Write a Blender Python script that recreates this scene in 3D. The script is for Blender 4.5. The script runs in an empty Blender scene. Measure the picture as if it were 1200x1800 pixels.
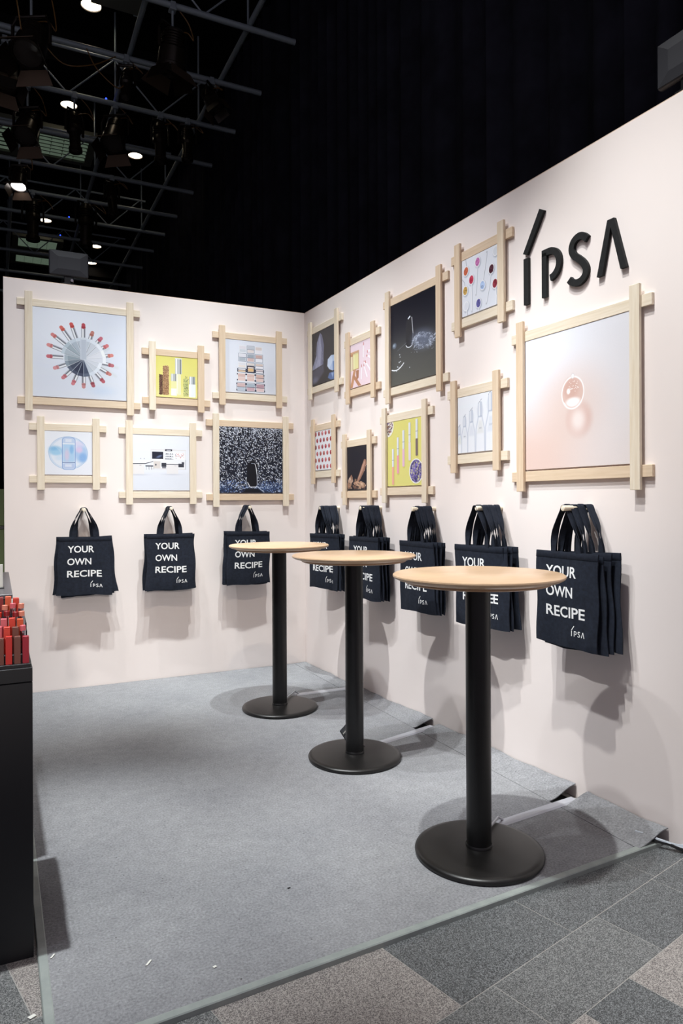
import bpy, bmesh, math, random
import numpy as np
from mathutils import Vector, Matrix

# ------------------------------------------------------------------ camera, world, lights, exposure
S = bpy.context.scene
COL = S.collection
PI = math.pi
F_PX, YAW, ROLL = 1241.518, 0.4539226, -0.0046627
CAM = Vector((-2.146947, -5.043672, 1.240467))
cd = bpy.data.cameras.new('camera')
cd.sensor_fit = 'VERTICAL'
cd.sensor_height = 36.0
cd.lens = F_PX / 1800.0 * 36.0
cd.shift_y = (881.843 - 900.0) / 1800.0
cam = bpy.data.objects.new('camera', cd)
COL.objects.link(cam)
fwd = Vector((math.sin(YAW), math.cos(YAW), 0))
rgt = Vector((math.cos(YAW), -math.sin(YAW), 0))
upv = Vector((0, 0, 1))
r2 = rgt * math.cos(ROLL) + upv * math.sin(ROLL)
u2 = -rgt * math.sin(ROLL) + upv * math.cos(ROLL)
m = Matrix((( r2.x, u2.x, -fwd.x, CAM.x), (r2.y, u2.y, -fwd.y, CAM.y), (r2.z, u2.z, -fwd.z, CAM.z), (0, 0, 0, 1)))
cam.matrix_world = m
S.camera = cam
S.view_settings.view_transform = 'Standard'
S.view_settings.look = 'None'
S.view_settings.exposure = 0.0
S.view_settings.gamma = 1.0
S.view_settings.use_curve_mapping = False

W = bpy.data.worlds.new('hall_ambience')
S.world = W
W.use_nodes = True
W.node_tree.nodes['Background'].inputs[0].default_value = (0.80, 0.71, 0.82, 1)
W.node_tree.nodes['Background'].inputs[1].default_value = 0.31

def spot(name, loc, target, power, angle=50, color=(1, .9, .8), radius=.06, blend=.5):
    l = bpy.data.lights.new(name, 'SPOT')
    l.energy = power; l.spot_size = math.radians(angle); l.spot_blend = blend
    l.color = color; l.shadow_soft_size = radius
    o = bpy.data.objects.new(name, l)
    COL.objects.link(o)
    o.location = loc
    d = Vector(target) - Vector(loc)
    o.rotation_euler = d.to_track_quat('-Z', 'Y').to_euler()
    return o

def area(name, loc, target, power, sx, sy, color=(1, 1, 1)):
    l = bpy.data.lights.new(name, 'AREA')
    l.energy = power; l.shape = 'RECTANGLE'; l.size = sx; l.size_y = sy; l.color = color
    o = bpy.data.objects.new(name, l)
    COL.objects.link(o)
    o.location = loc
    d = Vector(target) - Vector(loc)
    o.rotation_euler = d.to_track_quat('-Z', 'Y').to_euler()
    return o

NEUT = (.95, .99, 1.0)
spot('grid_spotlight_right_wall_front', (-1.7, -3.3, 6.1), (0, -3.2, .55), 860, 32, (.98, 1, .98), .05, .8)
spot('grid_spotlight_right_wall_rear', (-2.5, -.9, 6.1), (0, -.75, .5), 560, 32, (.9, .97, 1), .05, .8)
spot('grid_spotlight_right_wall_middle', (-2.5, -2.0, 6.1), (0, -1.95, .8), 450, 32, (.92, .95, 1), .05, .8)
spot('grid_spotlight_right_wall_near', (-2.5, -3.1, 6.1), (0, -3.2, .4), 600, 32, NEUT, .05, .8)
spot('grid_spotlight_right_wall_cross', (-4.6, -2.0, 6.1), (0, -1.6, 1.0), 980, 30, (.98, 1, 1), .05, .8)
spot('grid_spotlight_right_wall_cross_front', (-4.6, -3.6, 6.1), (0, -2.9, .9), 170, 30, (.95, 1, 1), .05, .8)
spot('grid_spotlight_right_wall_top', (-2.8, -4.6, 6.1), (0, -3.3, 2.4), 40, 20, (1, .93, .86), .05, .9)
spot('grid_spotlight_back_wall_left', (-1.9, -2.1, 6.1), (-1.9, 0, .9), 620, 30, (.9, .97, 1), .05, .8)
spot('grid_spotlight_back_wall_middle', (-1.25, -2.1, 6.1), (-1.25, 0, .8), 440, 30, (.9, .98, 1), .05, .8)
spot('grid_spotlight_back_wall_right', (-.6, -2.1, 6.1), (-.6, 0, .8), 900, 30, (.93, .99, 1), .05, .8)
spot('grid_spotlight_back_wall_low', (-2.1, -5.6, 6.1), (-1.3, 0, .6), 300, 26, (1, .88, .72), .05, .8)
spot('neighbour_booth_spotlight', (-2.95, -9.0, 2.5), (-1.75, 0, .75), 560, 17, (1, .93, .86), .10, .9)
spot('grid_spotlight_floor_left', (-2.7, -2.7, 6.1), (-1.95, -2.60, 0), 1350, 22, NEUT, .05, .85)
spot('grid_spotlight_floor_middle', (-2.9, -3.0, 6.1), (-1.7, -1.9, 0), 170, 26, NEUT, .05, .9)
spot('grid_spotlight_floor_rear', (-2.4, -1.4, 6.1), (-1.3, -1.1, 0), 380, 34, (1, .98, .95), .05, .8)

# ------------------------------------------------------------------ frames of reference
ANG = 0.0170281
BACK = Matrix.Identity(4)                                  # local x along the wall, -y out of it, z up
RIGHT = Matrix.Rotation(ANG - PI / 2, 4, 'Z')
WALL_H = 2.7
FLOOR_Z = -0.015

# ------------------------------------------------------------------ helpers
class MB:
    def __init__(s): s.bm = bmesh.new()
    def box(s, x0, x1, y0, y1, z0, z1, bevel=0, M=None, seg=1):
        vs = [s.bm.verts.new((x, y, z)) for x in (x0, x1) for y in (y0, y1) for z in (z0, z1)]
        fs = [(0, 1, 3, 2), (4, 6, 7, 5), (0, 4, 5, 1), (2, 3, 7, 6), (0, 2, 6, 4), (1, 5, 7, 3)]
        nf = [s.bm.faces.new([vs[i] for i in f]) for f in fs]
        if bevel:
            es = list({e for f in nf for e in f.edges})
            r = bmesh.ops.bevel(s.bm, geom=es, offset=bevel, segments=seg, affect='EDGES', profile=.5)
            vs = list({v for f in r['faces'] for v in f.verts} | {v for v in vs if v.is_valid})
        if M is not None: bmesh.ops.transform(s.bm, matrix=M, verts=[v for v in vs if v.is_valid])
        return s
    def lathe(s, prof, n=32, M=None, cap=True):
        rings = []
        for r, z in prof:
            if r < 1e-6: rings.append([s.bm.verts.new((0, 0, z))])
            else: rings.append([s.bm.verts.new((r * math.cos(2 * PI * i / n), r * math.sin(2 * PI * i / n), z)) for i in range(n)])
        for a, b in zip(rings, rings[1:]):
            for i in range(n):
                j = (i + 1) % n
                q = [a[i % len(a)], a[j % len(a)], b[j % len(b)], b[i % len(b)]]
                q2 = []
                for v in q:
                    if v not in q2: q2.append(v)
                if len(q2) > 2: s.bm.faces.new(q2)
        if M is not None: bmesh.ops.transform(s.bm, matrix=M, verts=[v for r in rings for v in r])
        return s
    def tube(s, pts, r, n=8, rr=None):
        pts = [Vector(p) for p in pts]
        rings = []
        up = Vector((0, 0, 1))
        for i, p in enumerate(pts):
            d = (pts[min(i + 1, len(pts) - 1)] - pts[max(i - 1, 0)]).normalized()
            if abs(d.z) > .95: up0 = Vector((0, 1, 0))
            else: up0 = up
            a = d.cross(up0).normalized(); b = a.cross(d).normalized()
            q = rr[i] if rr else r
            rings.append([s.bm.verts.new(p + a * q * math.cos(2 * PI * k / n) + b * q * math.sin(2 * PI * k / n)) for k in range(n)])
        for A, B in zip(rings, rings[1:]):
            for k in range(n):
                s.bm.faces.new([A[k], A[(k + 1) % n], B[(k + 1) % n], B[k]])
        s.bm.faces.new(rings[0][::-1]); s.bm.faces.new(rings[-1])
        return s
    def prism(s, pts, y0, y1):                             # polygon in x,z extruded along y
        a = [s.bm.verts.new((x, y0, z)) for x, z in pts]
        b = [s.bm.verts.new((x, y1, z)) for x, z in pts]
        s.bm.faces.new(a); s.bm.faces.new(b[::-1])
        n = len(pts)
        for i in range(n): s.bm.faces.new([a[i], b[i], b[(i + 1) % n], a[(i + 1) % n]])
        return s
    def quads(s, rows, close=False):
        g = [[s.bm.verts.new(p) for p in r] for r in rows]
        for A, B in zip(g, g[1:]):
            for i in range(len(A) - 1): s.bm.faces.new([A[i], A[i + 1], B[i + 1], B[i]])
        return g
    def build(s, name, mat, parent=None, smooth=True, ang=35):
        bmesh.ops.recalc_face_normals(s.bm, faces=s.bm.faces)
        me = bpy.data.meshes.new(name)
        s.bm.to_mesh(me); s.bm.free()
        if smooth:
            me.polygons.foreach_set('use_smooth', [True] * len(me.polygons))
            me.set_sharp_from_angle(angle=math.radians(ang))
        if mat: me.materials.append(mat)
        o = bpy.data.objects.new(name, me)
        COL.objects.link(o)
        if parent: o.parent = parent
        return o

def tag(o, label=None, cat=None, group=None, kind=None):
    if label: o['label'] = label
    if cat: o['category'] = cat
    if group: o['group'] = group
    if kind: o['kind'] = kind
    return o

def thing(name, label, cat, M=None, group=None):
    o = bpy.data.objects.new(name, None)
    o.empty_display_size = .05
    COL.objects.link(o)
    if M is not None: o.matrix_world = M
    return tag(o, label, cat, group)

def srgb(r, g, b):
    f = lambda c: (c / 255 / 12.92) if c / 255 <= .04045 else ((c / 255 + .055) / 1.055) ** 2.4
    return (f(r), f(g), f(b), 1)

# ------------------------------------------------------------------ materials
def mat(name, col, rough=.5, metal=0, spec=.5, emit=None, estr=0):
    ma = bpy.data.materials.new(name); ma.use_nodes = True
    b = ma.node_tree.nodes['Principled BSDF']
    b.inputs['Base Color'].default_value = col
    b.inputs['Roughness'].default_value = rough
    b.inputs['Metallic'].default_value = metal
    b.inputs['Specular IOR Level'].default_value = spec
    if emit:
        b.inputs['Emission Color'].default_value = emit
        b.inputs['Emission Strength'].default_value = estr
    return ma

def nodes(ma): return ma.node_tree.nodes, ma.node_tree.links, ma.node_tree.nodes['Principled BSDF']

def noisy(ma, c1, c2, scale=(1, 1, 1), nscale=10, detail=4, bump=0, coord='Object', lo=.3, hi=.7, rough=.6, bscale=None, dist=.002):
    N, L, B = nodes(ma)
    tc = N.new('ShaderNodeTexCoord'); mp = N.new('ShaderNodeMapping')
    mp.inputs['Scale'].default_value = scale
    L.new(tc.outputs[coord], mp.inputs[0])
    nz = N.new('ShaderNodeTexNoise'); nz.inputs['Scale'].default_value = nscale; nz.inputs['Detail'].default_value = detail
    nz.inputs['Roughness'].default_value = rough
    L.new(mp.outputs[0], nz.inputs['Vector'])
    cr = N.new('ShaderNodeValToRGB')
    cr.color_ramp.elements[0].position = lo; cr.color_ramp.elements[0].color = c1
    cr.color_ramp.elements[1].position = hi; cr.color_ramp.elements[1].color = c2
    L.new(nz.outputs['Fac'], cr.inputs[0]); L.new(cr.outputs[0], B.inputs['Base Color'])
    if bump:
        bp = N.new('ShaderNodeBump'); bp.inputs['Strength'].default_value = bump; bp.inputs['Distance'].default_value = dist
        src = nz
        if bscale:
            src = N.new('ShaderNodeTexNoise'); src.inputs['Scale'].default_value = bscale
            L.new(mp.outputs[0], src.inputs['Vector'])
        L.new(src.outputs['Fac'], bp.inputs['Height']); L.new(bp.outputs[0], B.inputs['Normal'])
    return cr

M_WALL = mat('pink_wall_paint', srgb(236, 219, 211), .75, spec=.25)
noisy(M_WALL, srgb(236, 225, 220), srgb(239, 229, 225), nscale=1.2, detail=3, bump=.05, bscale=240, dist=.0006)
M_EDGE = mat('raw_panel_edge', srgb(214, 190, 172), .7)
M_WOODV = mat('pale_wood_upright_grain', (1, 1, 1, 1), .55, spec=.3)
noisy(M_WOODV, srgb(220, 205, 182), srgb(234, 223, 205), scale=(30, 30, 1.4), nscale=4, detail=6, bump=.12, lo=.3, hi=.7, dist=.0008)
M_WOODH = mat('pale_wood_level_grain', (1, 1, 1, 1), .55, spec=.3)
noisy(M_WOODH, srgb(220, 205, 181), srgb(235, 223, 205), scale=(1.4, 30, 30), nscale=4, detail=6, bump=.12, lo=.3, hi=.7, dist=.0008)
def board_variation(ma):
    N, L, B = nodes(ma)
    src = B.inputs['Base Color'].links[0].from_socket
    oi = N.new('ShaderNodeObjectInfo'); cr = N.new('ShaderNodeValToRGB')
    cr.color_ramp.elements[0].position = .15; cr.color_ramp.elements[0].color = (.90, .80, .72, 1)
    cr.color_ramp.elements[1].position = .6; cr.color_ramp.elements[1].color = (1, 1, 1, 1)
    mx = N.new('ShaderNodeMix'); mx.data_type = 'RGBA'; mx.blend_type = 'MULTIPLY'; mx.inputs[0].default_value = 1
    L.new(oi.outputs['Random'], cr.inputs[0]); L.new(src, mx.inputs[6]); L.new(cr.outputs[0], mx.inputs[7]); L.new(mx.outputs[2], B.inputs['Base Color'])
board_variation(M_WOODV); board_variation(M_WOODH)
M_TOP = mat('oak_tabletop_lacquer', (1, 1, 1, 1), .30, spec=.5)
noisy(M_TOP, srgb(204, 170, 136), srgb(216, 184, 150), scale=(2.2, 26, 26), nscale=3, detail=5, lo=.3, hi=.7, bump=.04, dist=.0005)
M_TOPEDGE = mat('oak_tabletop_edge', srgb(180, 142, 108), .4)
M_BLACK = mat('black_powder_coat', srgb(16, 16, 17), .36, spec=.5)
noisy(M_BLACK, srgb(13, 13, 14), srgb(18, 18, 19), nscale=40, detail=3, bump=.1, bscale=700, dist=.0002)
M_BASE = mat('black_base_plate', srgb(24, 22, 22), .36, spec=.5)
noisy(M_BASE, srgb(19, 18, 18), srgb(26, 25, 24), nscale=9, detail=4, bump=.08, bscale=700, dist=.0002)
M_BAG = mat('navy_canvas', srgb(28, 33, 44), .85, spec=.25)
noisy(M_BAG, srgb(23, 27, 37), srgb(34, 40, 53), nscale=60, detail=6, bump=.35, bscale=900, dist=.0007)
M_INK = mat('white_print', srgb(238, 238, 238), .6)
M_LETTER = mat('black_foam_letter', srgb(22, 23, 24), .7, spec=.3)
noisy(M_LETTER, srgb(18, 19, 20), srgb(29, 30, 31), nscale=60, bump=.1, bscale=300)
M_PEG = mat('pale_peg_wood', srgb(235, 222, 198), .5)
M_TRIM = mat('grey_edge_strip', srgb(150, 158, 154), .5)
noisy(M_TRIM, srgb(140, 148, 145), srgb(160, 167, 163), nscale=14, detail=4)
M_DUCT = mat('white_cable_cover', srgb(188, 189, 196), .55)
M_CABLE = mat('grey_cable_sheath', srgb(178, 184, 192), .45)
M_SOCK = mat('black_plastic', srgb(16, 17, 18), .35)
M_DARK = mat('hall_black_paint', srgb(16, 17, 19), .8, spec=.2)
M_CEIL = mat('hall_ceiling_black', srgb(14, 15, 18), .85, spec=.15)
M_PIPE = mat('grey_pipe_paint', srgb(152, 166, 176), .5, metal=.2)
M_FIX = mat('black_fixture_metal', srgb(38, 32, 26), .3, metal=.4)
M_FIXB = mat('fixture_inner_metal', srgb(96, 80, 66), .4, metal=.5)
M_GLASS = mat('fixture_lens', srgb(52, 48, 46), .08, spec=.8)
M_LENSON = mat('lit_lens', srgb(255, 240, 230), .3, emit=(1, .93, .9, 1), estr=9)
M_CABLEY = mat('amber_brown_cable', srgb(120, 86, 40), .4)
M_DOWN = mat('lit_downlight', srgb(255, 240, 220), .4, emit=(1, .84, .62, 1), estr=7)
M_BULB = mat('lit_bulb', srgb(255, 240, 220), .4, emit=(1, .86, .66, 1), estr=30)
M_LED = mat('blue_led', srgb(20, 40, 255), .4, emit=(.02, .06, 1, 1), estr=4)
M_LOUV = mat('glowing_louvre_plastic', srgb(170, 180, 168), .5, emit=srgb(130, 150, 130), estr=.26)  # faint emission put into the slats themselves so they look dimly lit
M_LOUVB = mat('louvre_backing', srgb(70, 78, 70), .6)
M_LOUVF = mat('louvre_housing', srgb(112, 116, 104), .6)
M_CURT = mat('black_stage_cloth', srgb(30, 32, 40), .95, spec=.08)
noisy(M_CURT, srgb(26, 27, 34), srgb(40, 42, 52), nscale=3, detail=5)
M_STAND = mat('black_display_laminate', srgb(19, 20, 25), .5)
M_GREEN = mat('green_panel_paint', srgb(120, 138, 92), .6)
M_WHITE = mat('white_card', srgb(232, 232, 224), .6)
M_CHROME = mat('chrome_tube', srgb(200, 200, 206), .12, metal=1)

def carpet_mat():
    ma = mat('grey_needle_felt', (1, 1, 1, 1), .95, spec=.1)
    N, L, B = nodes(ma)
    tc = N.new('ShaderNodeTexCoord')
    n1 = N.new('ShaderNodeTexNoise'); n1.inputs['Scale'].default_value = 130; n1.inputs['Detail'].default_value = 5; n1.inputs['Roughness'].default_value = .7
    n2 = N.new('ShaderNodeTexNoise'); n2.inputs['Scale'].default_value = 2.2; n2.inputs['Detail'].default_value = 6
    n3 = N.new('ShaderNodeTexNoise'); n3.inputs['Scale'].default_value = 22; n3.inputs['Detail'].default_value = 4
    for n in (n1, n2, n3): L.new(tc.outputs['Object'], n.inputs['Vector'])
    c1 = N.new('ShaderNodeValToRGB')
    c1.color_ramp.elements[0].position = .25; c1.color_ramp.elements[0].color = srgb(113, 114, 117)
    c1.color_ramp.elements[1].position = .72; c1.color_ramp.elements[1].color = srgb(170, 171, 174)
    L.new(n1.outputs['Fac'], c1.inputs[0])
    mx = N.new('ShaderNodeMix'); mx.data_type = 'RGBA'; mx.blend_type = 'MULTIPLY'; mx.inputs[0].default_value = 1
    c2 = N.new('ShaderNodeValToRGB')
    c2.color_ramp.elements[0].position = .3; c2.color_ramp.elements[0].color = (.86, .86, .87, 1)
    c2.color_ramp.elements[1].position = .68; c2.color_ramp.elements[1].color = (1.06, 1.06, 1.05, 1)
    L.new(n2.outputs['Fac'], c2.inputs[0])
    mx2 = N.new('ShaderNodeMix'); mx2.data_type = 'RGBA'; mx2.blend_type = 'MULTIPLY'; mx2.inputs[0].default_value = 1
    c3 = N.new('ShaderNodeValToRGB')
    c3.color_ramp.elements[0].position = .3; c3.color_ramp.elements[0].color = (.9, .9, .9, 1)
    c3.color_ramp.elements[1].position = .7; c3.color_ramp.elements[1].color = (1.05, 1.05, 1.05, 1)
    L.new(n3.outputs['Fac'], c3.inputs[0])
    L.new(c1.outputs[0], mx.inputs[6]); L.new(c2.outputs[0], mx.inputs[7])
    L.new(mx.outputs[2], mx2.inputs[6]); L.new(c3.outputs[0], mx2.inputs[7])
    # sparse dark and pale lint
    vo = N.new('ShaderNodeTexVoronoi'); vo.inputs['Scale'].default_value = 26
    L.new(tc.outputs['Object'], vo.inputs['Vector'])
    lt = N.new('ShaderNodeMath'); lt.operation = 'LESS_THAN'; lt.inputs[1].default_value = .055
    L.new(vo.outputs['Distance'], lt.inputs[0])
    sp = N.new('ShaderNodeSeparateColor'); L.new(vo.outputs['Color'], sp.inputs[0])
    gt = N.new('ShaderNodeMath'); gt.operation = 'GREATER_THAN'; gt.inputs[1].default_value = .8
    L.new(sp.outputs[0], gt.inputs[0])
    mu = N.new('ShaderNodeMath'); mu.operation = 'MULTIPLY'
    L.new(lt.outputs[0], mu.inputs[0]); L.new(gt.outputs[0], mu.inputs[1])
    mx3 = N.new('ShaderNodeMix'); mx3.data_type = 'RGBA'
    L.new(mu.outputs[0], mx3.inputs[0]); L.new(mx2.outputs[2], mx3.inputs[6]); mx3.inputs[7].default_value = srgb(70, 66, 66)
    L.new(mx3.outputs[2], B.inputs['Base Color'])
    bp = N.new('ShaderNodeBump'); bp.inputs['Strength'].default_value = .5; bp.inputs['Distance'].default_value = .002
    L.new(n1.outputs['Fac'], bp.inputs['Height']); L.new(bp.outputs[0], B.inputs['Normal'])
    return ma
M_CARPET = carpet_mat()

def granite(name, dark, mid, light, blend_lo=.35, blend_hi=.62):
    ma = mat(name, (1, 1, 1, 1), .42, spec=.5)
    N, L, B = nodes(ma)
    tc = N.new('ShaderNodeTexCoord')
    vo = N.new('ShaderNodeTexVoronoi'); vo.inputs['Scale'].default_value = 480
    nz = N.new('ShaderNodeTexNoise'); nz.inputs['Scale'].default_value = 260; nz.inputs['Detail'].default_value = 5; nz.inputs['Roughness'].default_value = .75
    L.new(tc.outputs['Object'], vo.inputs['Vector']); L.new(tc.outputs['Object'], nz.inputs['Vector'])
    sp = N.new('ShaderNodeSeparateColor'); L.new(vo.outputs['Color'], sp.inputs[0])
    ad = N.new('ShaderNodeMath'); ad.operation = 'MULTIPLY_ADD'; ad.inputs[1].default_value = .45
    L.new(sp.outputs[0], ad.inputs[0])
    ml = N.new('ShaderNodeMath'); ml.operation = 'MULTIPLY'; ml.inputs[1].default_value = .55
    L.new(nz.outputs['Fac'], ml.inputs[0]); L.new(ml.outputs[0], ad.inputs[2])
    cr = N.new('ShaderNodeValToRGB')
    e = cr.color_ramp.elements
    e[0].position = blend_lo; e[0].color = dark
    e[1].position = blend_hi + .1; e[1].color = light
    k = e.new((blend_lo + blend_hi) / 2); k.color = mid
    L.new(ad.outputs[0], cr.inputs[0]); L.new(cr.outputs[0], B.inputs['Base Color'])
    bp = N.new('ShaderNodeBump'); bp.inputs['Strength'].default_value = .12; bp.inputs['Distance'].default_value = .001
    L.new(nz.outputs['Fac'], bp.inputs['Height']); L.new(bp.outputs[0], B.inputs['Normal'])
    return ma
G_LIGHT = granite('pale_pink_granite', srgb(92, 88, 88), srgb(146, 140, 136), srgb(190, 184, 178))
G_MID = granite('mid_grey_granite', srgb(66, 68, 69), srgb(102, 104, 104), srgb(158, 159, 158))
G_DARK = granite('dark_grey_granite', srgb(52, 54, 56), srgb(84, 87, 88), srgb(146, 149, 150))
M_GROUT = mat('pale_grout', srgb(168, 165, 160), .9)

# ------------------------------------------------------------------ the hall: floor, ceiling, far walls
floor = MB().box(-11, 4, -8, 15.5, -.2, FLOOR_Z - .0008).build('floor', M_GROUT, smooth=False)
tag(floor, kind='structure')
# granite tiles in front of the booth, laid at a slight angle to it
TA = math.radians(12.75)
U = Vector((math.cos(TA), math.sin(TA), 0)); V = Vector((-math.sin(TA), math.cos(TA), 0))
TM = Matrix((( U.x, V.x, 0, 0), (U.y, V.y, 0, 0), (0, 0, 1, 0), (0, 0, 0, 1)))
def tile(u0, u1, v0, v1, ma):
    g = .0013
    o = MB().box(u0 + g, u1 - g, v0 + g, v1 - g, FLOOR_Z - .012, FLOOR_Z, bevel=.0005).build('tile', ma, smooth=False)
    o.parent = floor; o.matrix_parent_inverse = Matrix.Identity(4); o.matrix_basis = TM
    return o
rng = random.Random(5)
rows = [(-3.675, -3.466, [-2.66, -2.16, -1.665, -1.46, -.95, -.46, .03, .5], ['M', 'L', 'D', 'L', 'D', 'L', 'M']),
        (-3.466, -3.2595, [-3.27, -2.76, -2.27, -1.758, -1.2765, -.9465, -.45, .05, .5], ['M', 'D', 'M', 'M', 'D', 'D', 'D', 'M']),
        (-3.2595, -2.85, [-2.70, -2.37, -1.879, -1.40, -.92, -.44, .05, .5], ['M', 'L', 'D', 'D', 'D', 'D', 'M']),
        (-2.85, -2.633, [-3.2, -2.70, -2.2], ['M', 'M']),
        (-3.2595, -2.85, [-3.3, -2.70], ['M']),
        (-2.633, -2.3, [-3.2, -2.72, -2.2], ['M', 'L']),
        (-3.88, -3.675, [-2.6, -2.1, -1.62, -1.2, -.7, -.2, .3], ['D', 'L', 'M', 'L', 'D', 'L']),
        (-4.09, -3.88, [-2.5, -2.0, -1.5, -1.0, -.5, 0], ['M', 'D', 'L', 'M', 'D'])]
GM = {'L': G_LIGHT, 'M': G_MID, 'D': G_DARK}
for v0, v1, us, cs in rows:
    for a, b, c in zip(us, us[1:], cs): tile(a, b, v0, v1, GM[c])

ceiling = tag(MB().box(-11, 1.0, -2, 15.5, 7.4, 7.6).build('ceiling', M_CEIL, smooth=False), kind='structure')
tag(MB().box(-11, 4, 15.3, 15.5, -.01, 7.4).build('wall_hall_far', M_DARK, smooth=False), kind='structure')
tag(MB().box(-11.2, -11, -2, 15.5, -.01, 7.4).build('wall_hall_left', M_DARK, smooth=False), kind='structure')

# black stage curtain hung behind the right wall
g = MB()
cr_ = random.Random(11)
ys = np.arange(-4.6, 15.0, .045)
ph = 0; xs = []
for y in ys:
    ph += .045 * (24 + 9 * math.sin(y * 1.7) + 6 * math.sin(y * 4.1))
    xs.append(.9 + .045 * math.sin(ph) + .018 * math.sin(2.3 * ph + 1))
front = [[(x, y, z) for x, y in zip(xs, ys)] for z in (0.0, 2.5, 5.0, 8.2)]
g.quads(front)
g.quads([[(x + .012, y, z) for x, y in zip(xs, ys)] for z in (0.0, 2.5, 5.0, 8.2)])
curt = g.build('stage_curtain', M_CURT, ang=80)
tag(curt, 'tall black pleated stage curtain hanging behind the pink right wall', 'curtain')

# ------------------------------------------------------------------ booth walls
tag(MB().box(-2.104, .06, 0, .06, FLOOR_Z, WALL_H, bevel=.0015).build('wall_back', M_WALL, smooth=False), kind='structure')
w = MB().box(0, 3.95, .0, .06, FLOOR_Z, WALL_H, bevel=.0015).build('wall_right', M_WALL, smooth=False)
w.matrix_world = RIGHT
tag(w, kind='structure')
t = MB().box(-2.104, 0, .002, .058, WALL_H, WALL_H + .004).build('trim_1', M_EDGE, smooth=False); tag(t, kind='structure')
t = MB().box(0, 3.95, .002, .058, WALL_H, WALL_H + .004).build('trim_2', M_EDGE, smooth=False); t.matrix_world = RIGHT; tag(t, kind='structure')

# ------------------------------------------------------------------ booth deck, carpet, edge strips
def yf(x): return -3.249 + .0488 * x                    # outer front edge of the deck
XL = -2.052
SEAM = -.104
def slab(name, pts, z0, z1, ma, parent=None):
    g = MB()
    a = [g.bm.verts.new((x, y, z0)) for x, y in pts]; b = [g.bm.verts.new((x, y, z1)) for x, y in pts]
    g.bm.faces.new(a[::-1]); g.bm.faces.new(b)
    n = len(pts)
    for i in range(n): g.bm.faces.new([a[i], a[(i + 1) % n], b[(i + 1) % n], b[i]])
    return g.build(name, ma, parent, smooth=False)
deck = slab('floor_deck', [(XL + .003, yf(XL) + .003), (-.002, yf(0) + .003), (-.002, -.002), (XL + .003, -.002)], FLOOR_Z, -.0045, M_DARK)
tag(deck, kind='structure')
carpet = slab('carpet', [(XL + .024, yf(XL) + .022), (SEAM, yf(SEAM) + .022), (SEAM, -.004), (XL + .024, -.004)], -.0042, 0, M_CARPET)
tag(carpet, 'large grey felt carpet sheet covering the booth floor under the tables', 'carpet')
def edge_strip(name, pts_out, inward, label):
    g = MB()
    (x0, y0), (x1, y1) = pts_out
    ix, iy = inward
    prof = [(0, FLOOR_Z), (.0005, -.0015), (.003, .0012), (.022, .0016), (.025, .0004)]
    rows_ = [[(x + ix * d, y + iy * d, z) for d, z in prof] for (x, y) in ((x0, y0), (x1, y1))]
    gg = g.quads(rows_)
    for A in gg: g.bm.faces.new([A[0], A[1], A[2], A[3], A[4]])
    o = g.build(name, M_TRIM, smooth=True, ang=20)
    return tag(o, label, 'edge strip', 'grey edge strips of the carpet')
edge_strip('edge_strip', [(XL, yf(XL)), (.012, yf(.012))], (-.0487, .999), 'long grey strip edging the front of the carpet beside the granite tiles')
edge_strip('edge_strip', [(XL, yf(XL) + .001), (XL, -.9)], (1, 0), 'grey strip edging the left side of the carpet beside the black display stand')

def strip(y0, y1, rise0, rise1, label, lip=0.0):
    """loose carpet strip between seam and right wall, curling up where it meets the wall"""
    g = MB()
    n = max(8, int(abs(y1 - y0) / .03)); rows_ = []; rows2 = []
    for i in range(n + 1):
        t_ = i / n; y = y0 + (y1 - y0) * t_
        rise = rise0 + (rise1 - rise0) * t_ + .0035 * math.sin(y * 11) + .002 * math.sin(y * 27 + 1)
        rise = max(rise, .002)
        xw = -ANG * abs(y) * -1
        xr = math.sin(ANG) * abs(y) - .004
        A = []; B_ = []
        for k in range(11):
            s_ = k / 10
            x = SEAM + .0022 + (xr - SEAM - .0022) * s_
            e = s_ * s_ * (3 - 2 * s_)
            z = .0006 + rise * e + .0006 * math.sin(y * 60 + k)
            edge = max(0, 1 - (1 - t_) * n / 3) * lip
            z += edge * .004 * s_
            A.append((x, y, z)); B_.append((x, y, z - .004))
        rows_.append(A); rows2.append(B_)
    a = g.quads(rows_); b = g.quads([r[::-1] for r in rows2])
    b = [r[::-1] for r in b]
    for i in range(n):
        g.bm.faces.new([a[i][0], a[i + 1][0], b[i + 1][0], b[i][0]]); g.bm.faces.new([a[i][-1], b[i][-1], b[i + 1][-1], a[i + 1][-1]])
    for k in range(10):
        g.bm.faces.new([a[0][k], a[0][k + 1], b[0][k + 1], b[0][k]]); g.bm.faces.new([a[-1][k], b[-1][k], b[-1][k + 1], a[-1][k + 1]])
    o = g.build('carpet_strip', M_CARPET, ang=60)
    return tag(o, label, 'carpet', 'loose carpet strips along the right wall')
strip(-.005, -.832, .002, .006, 'loose grey carpet strip along the right wall nearest the corner')
strip(-.866, -1.735, .010, .032, 'loose grey carpet strip along the right wall between farthest and middle tables', 1)
strip(-1.80, -2.795, .022, .038, 'long loose grey carpet strip along the right wall between middle and nearest tables', 1)
strip(-2.865, -3.245, .040, .034, 'short curled grey carpet strip by the wall at the front tiles', 1)

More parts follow.
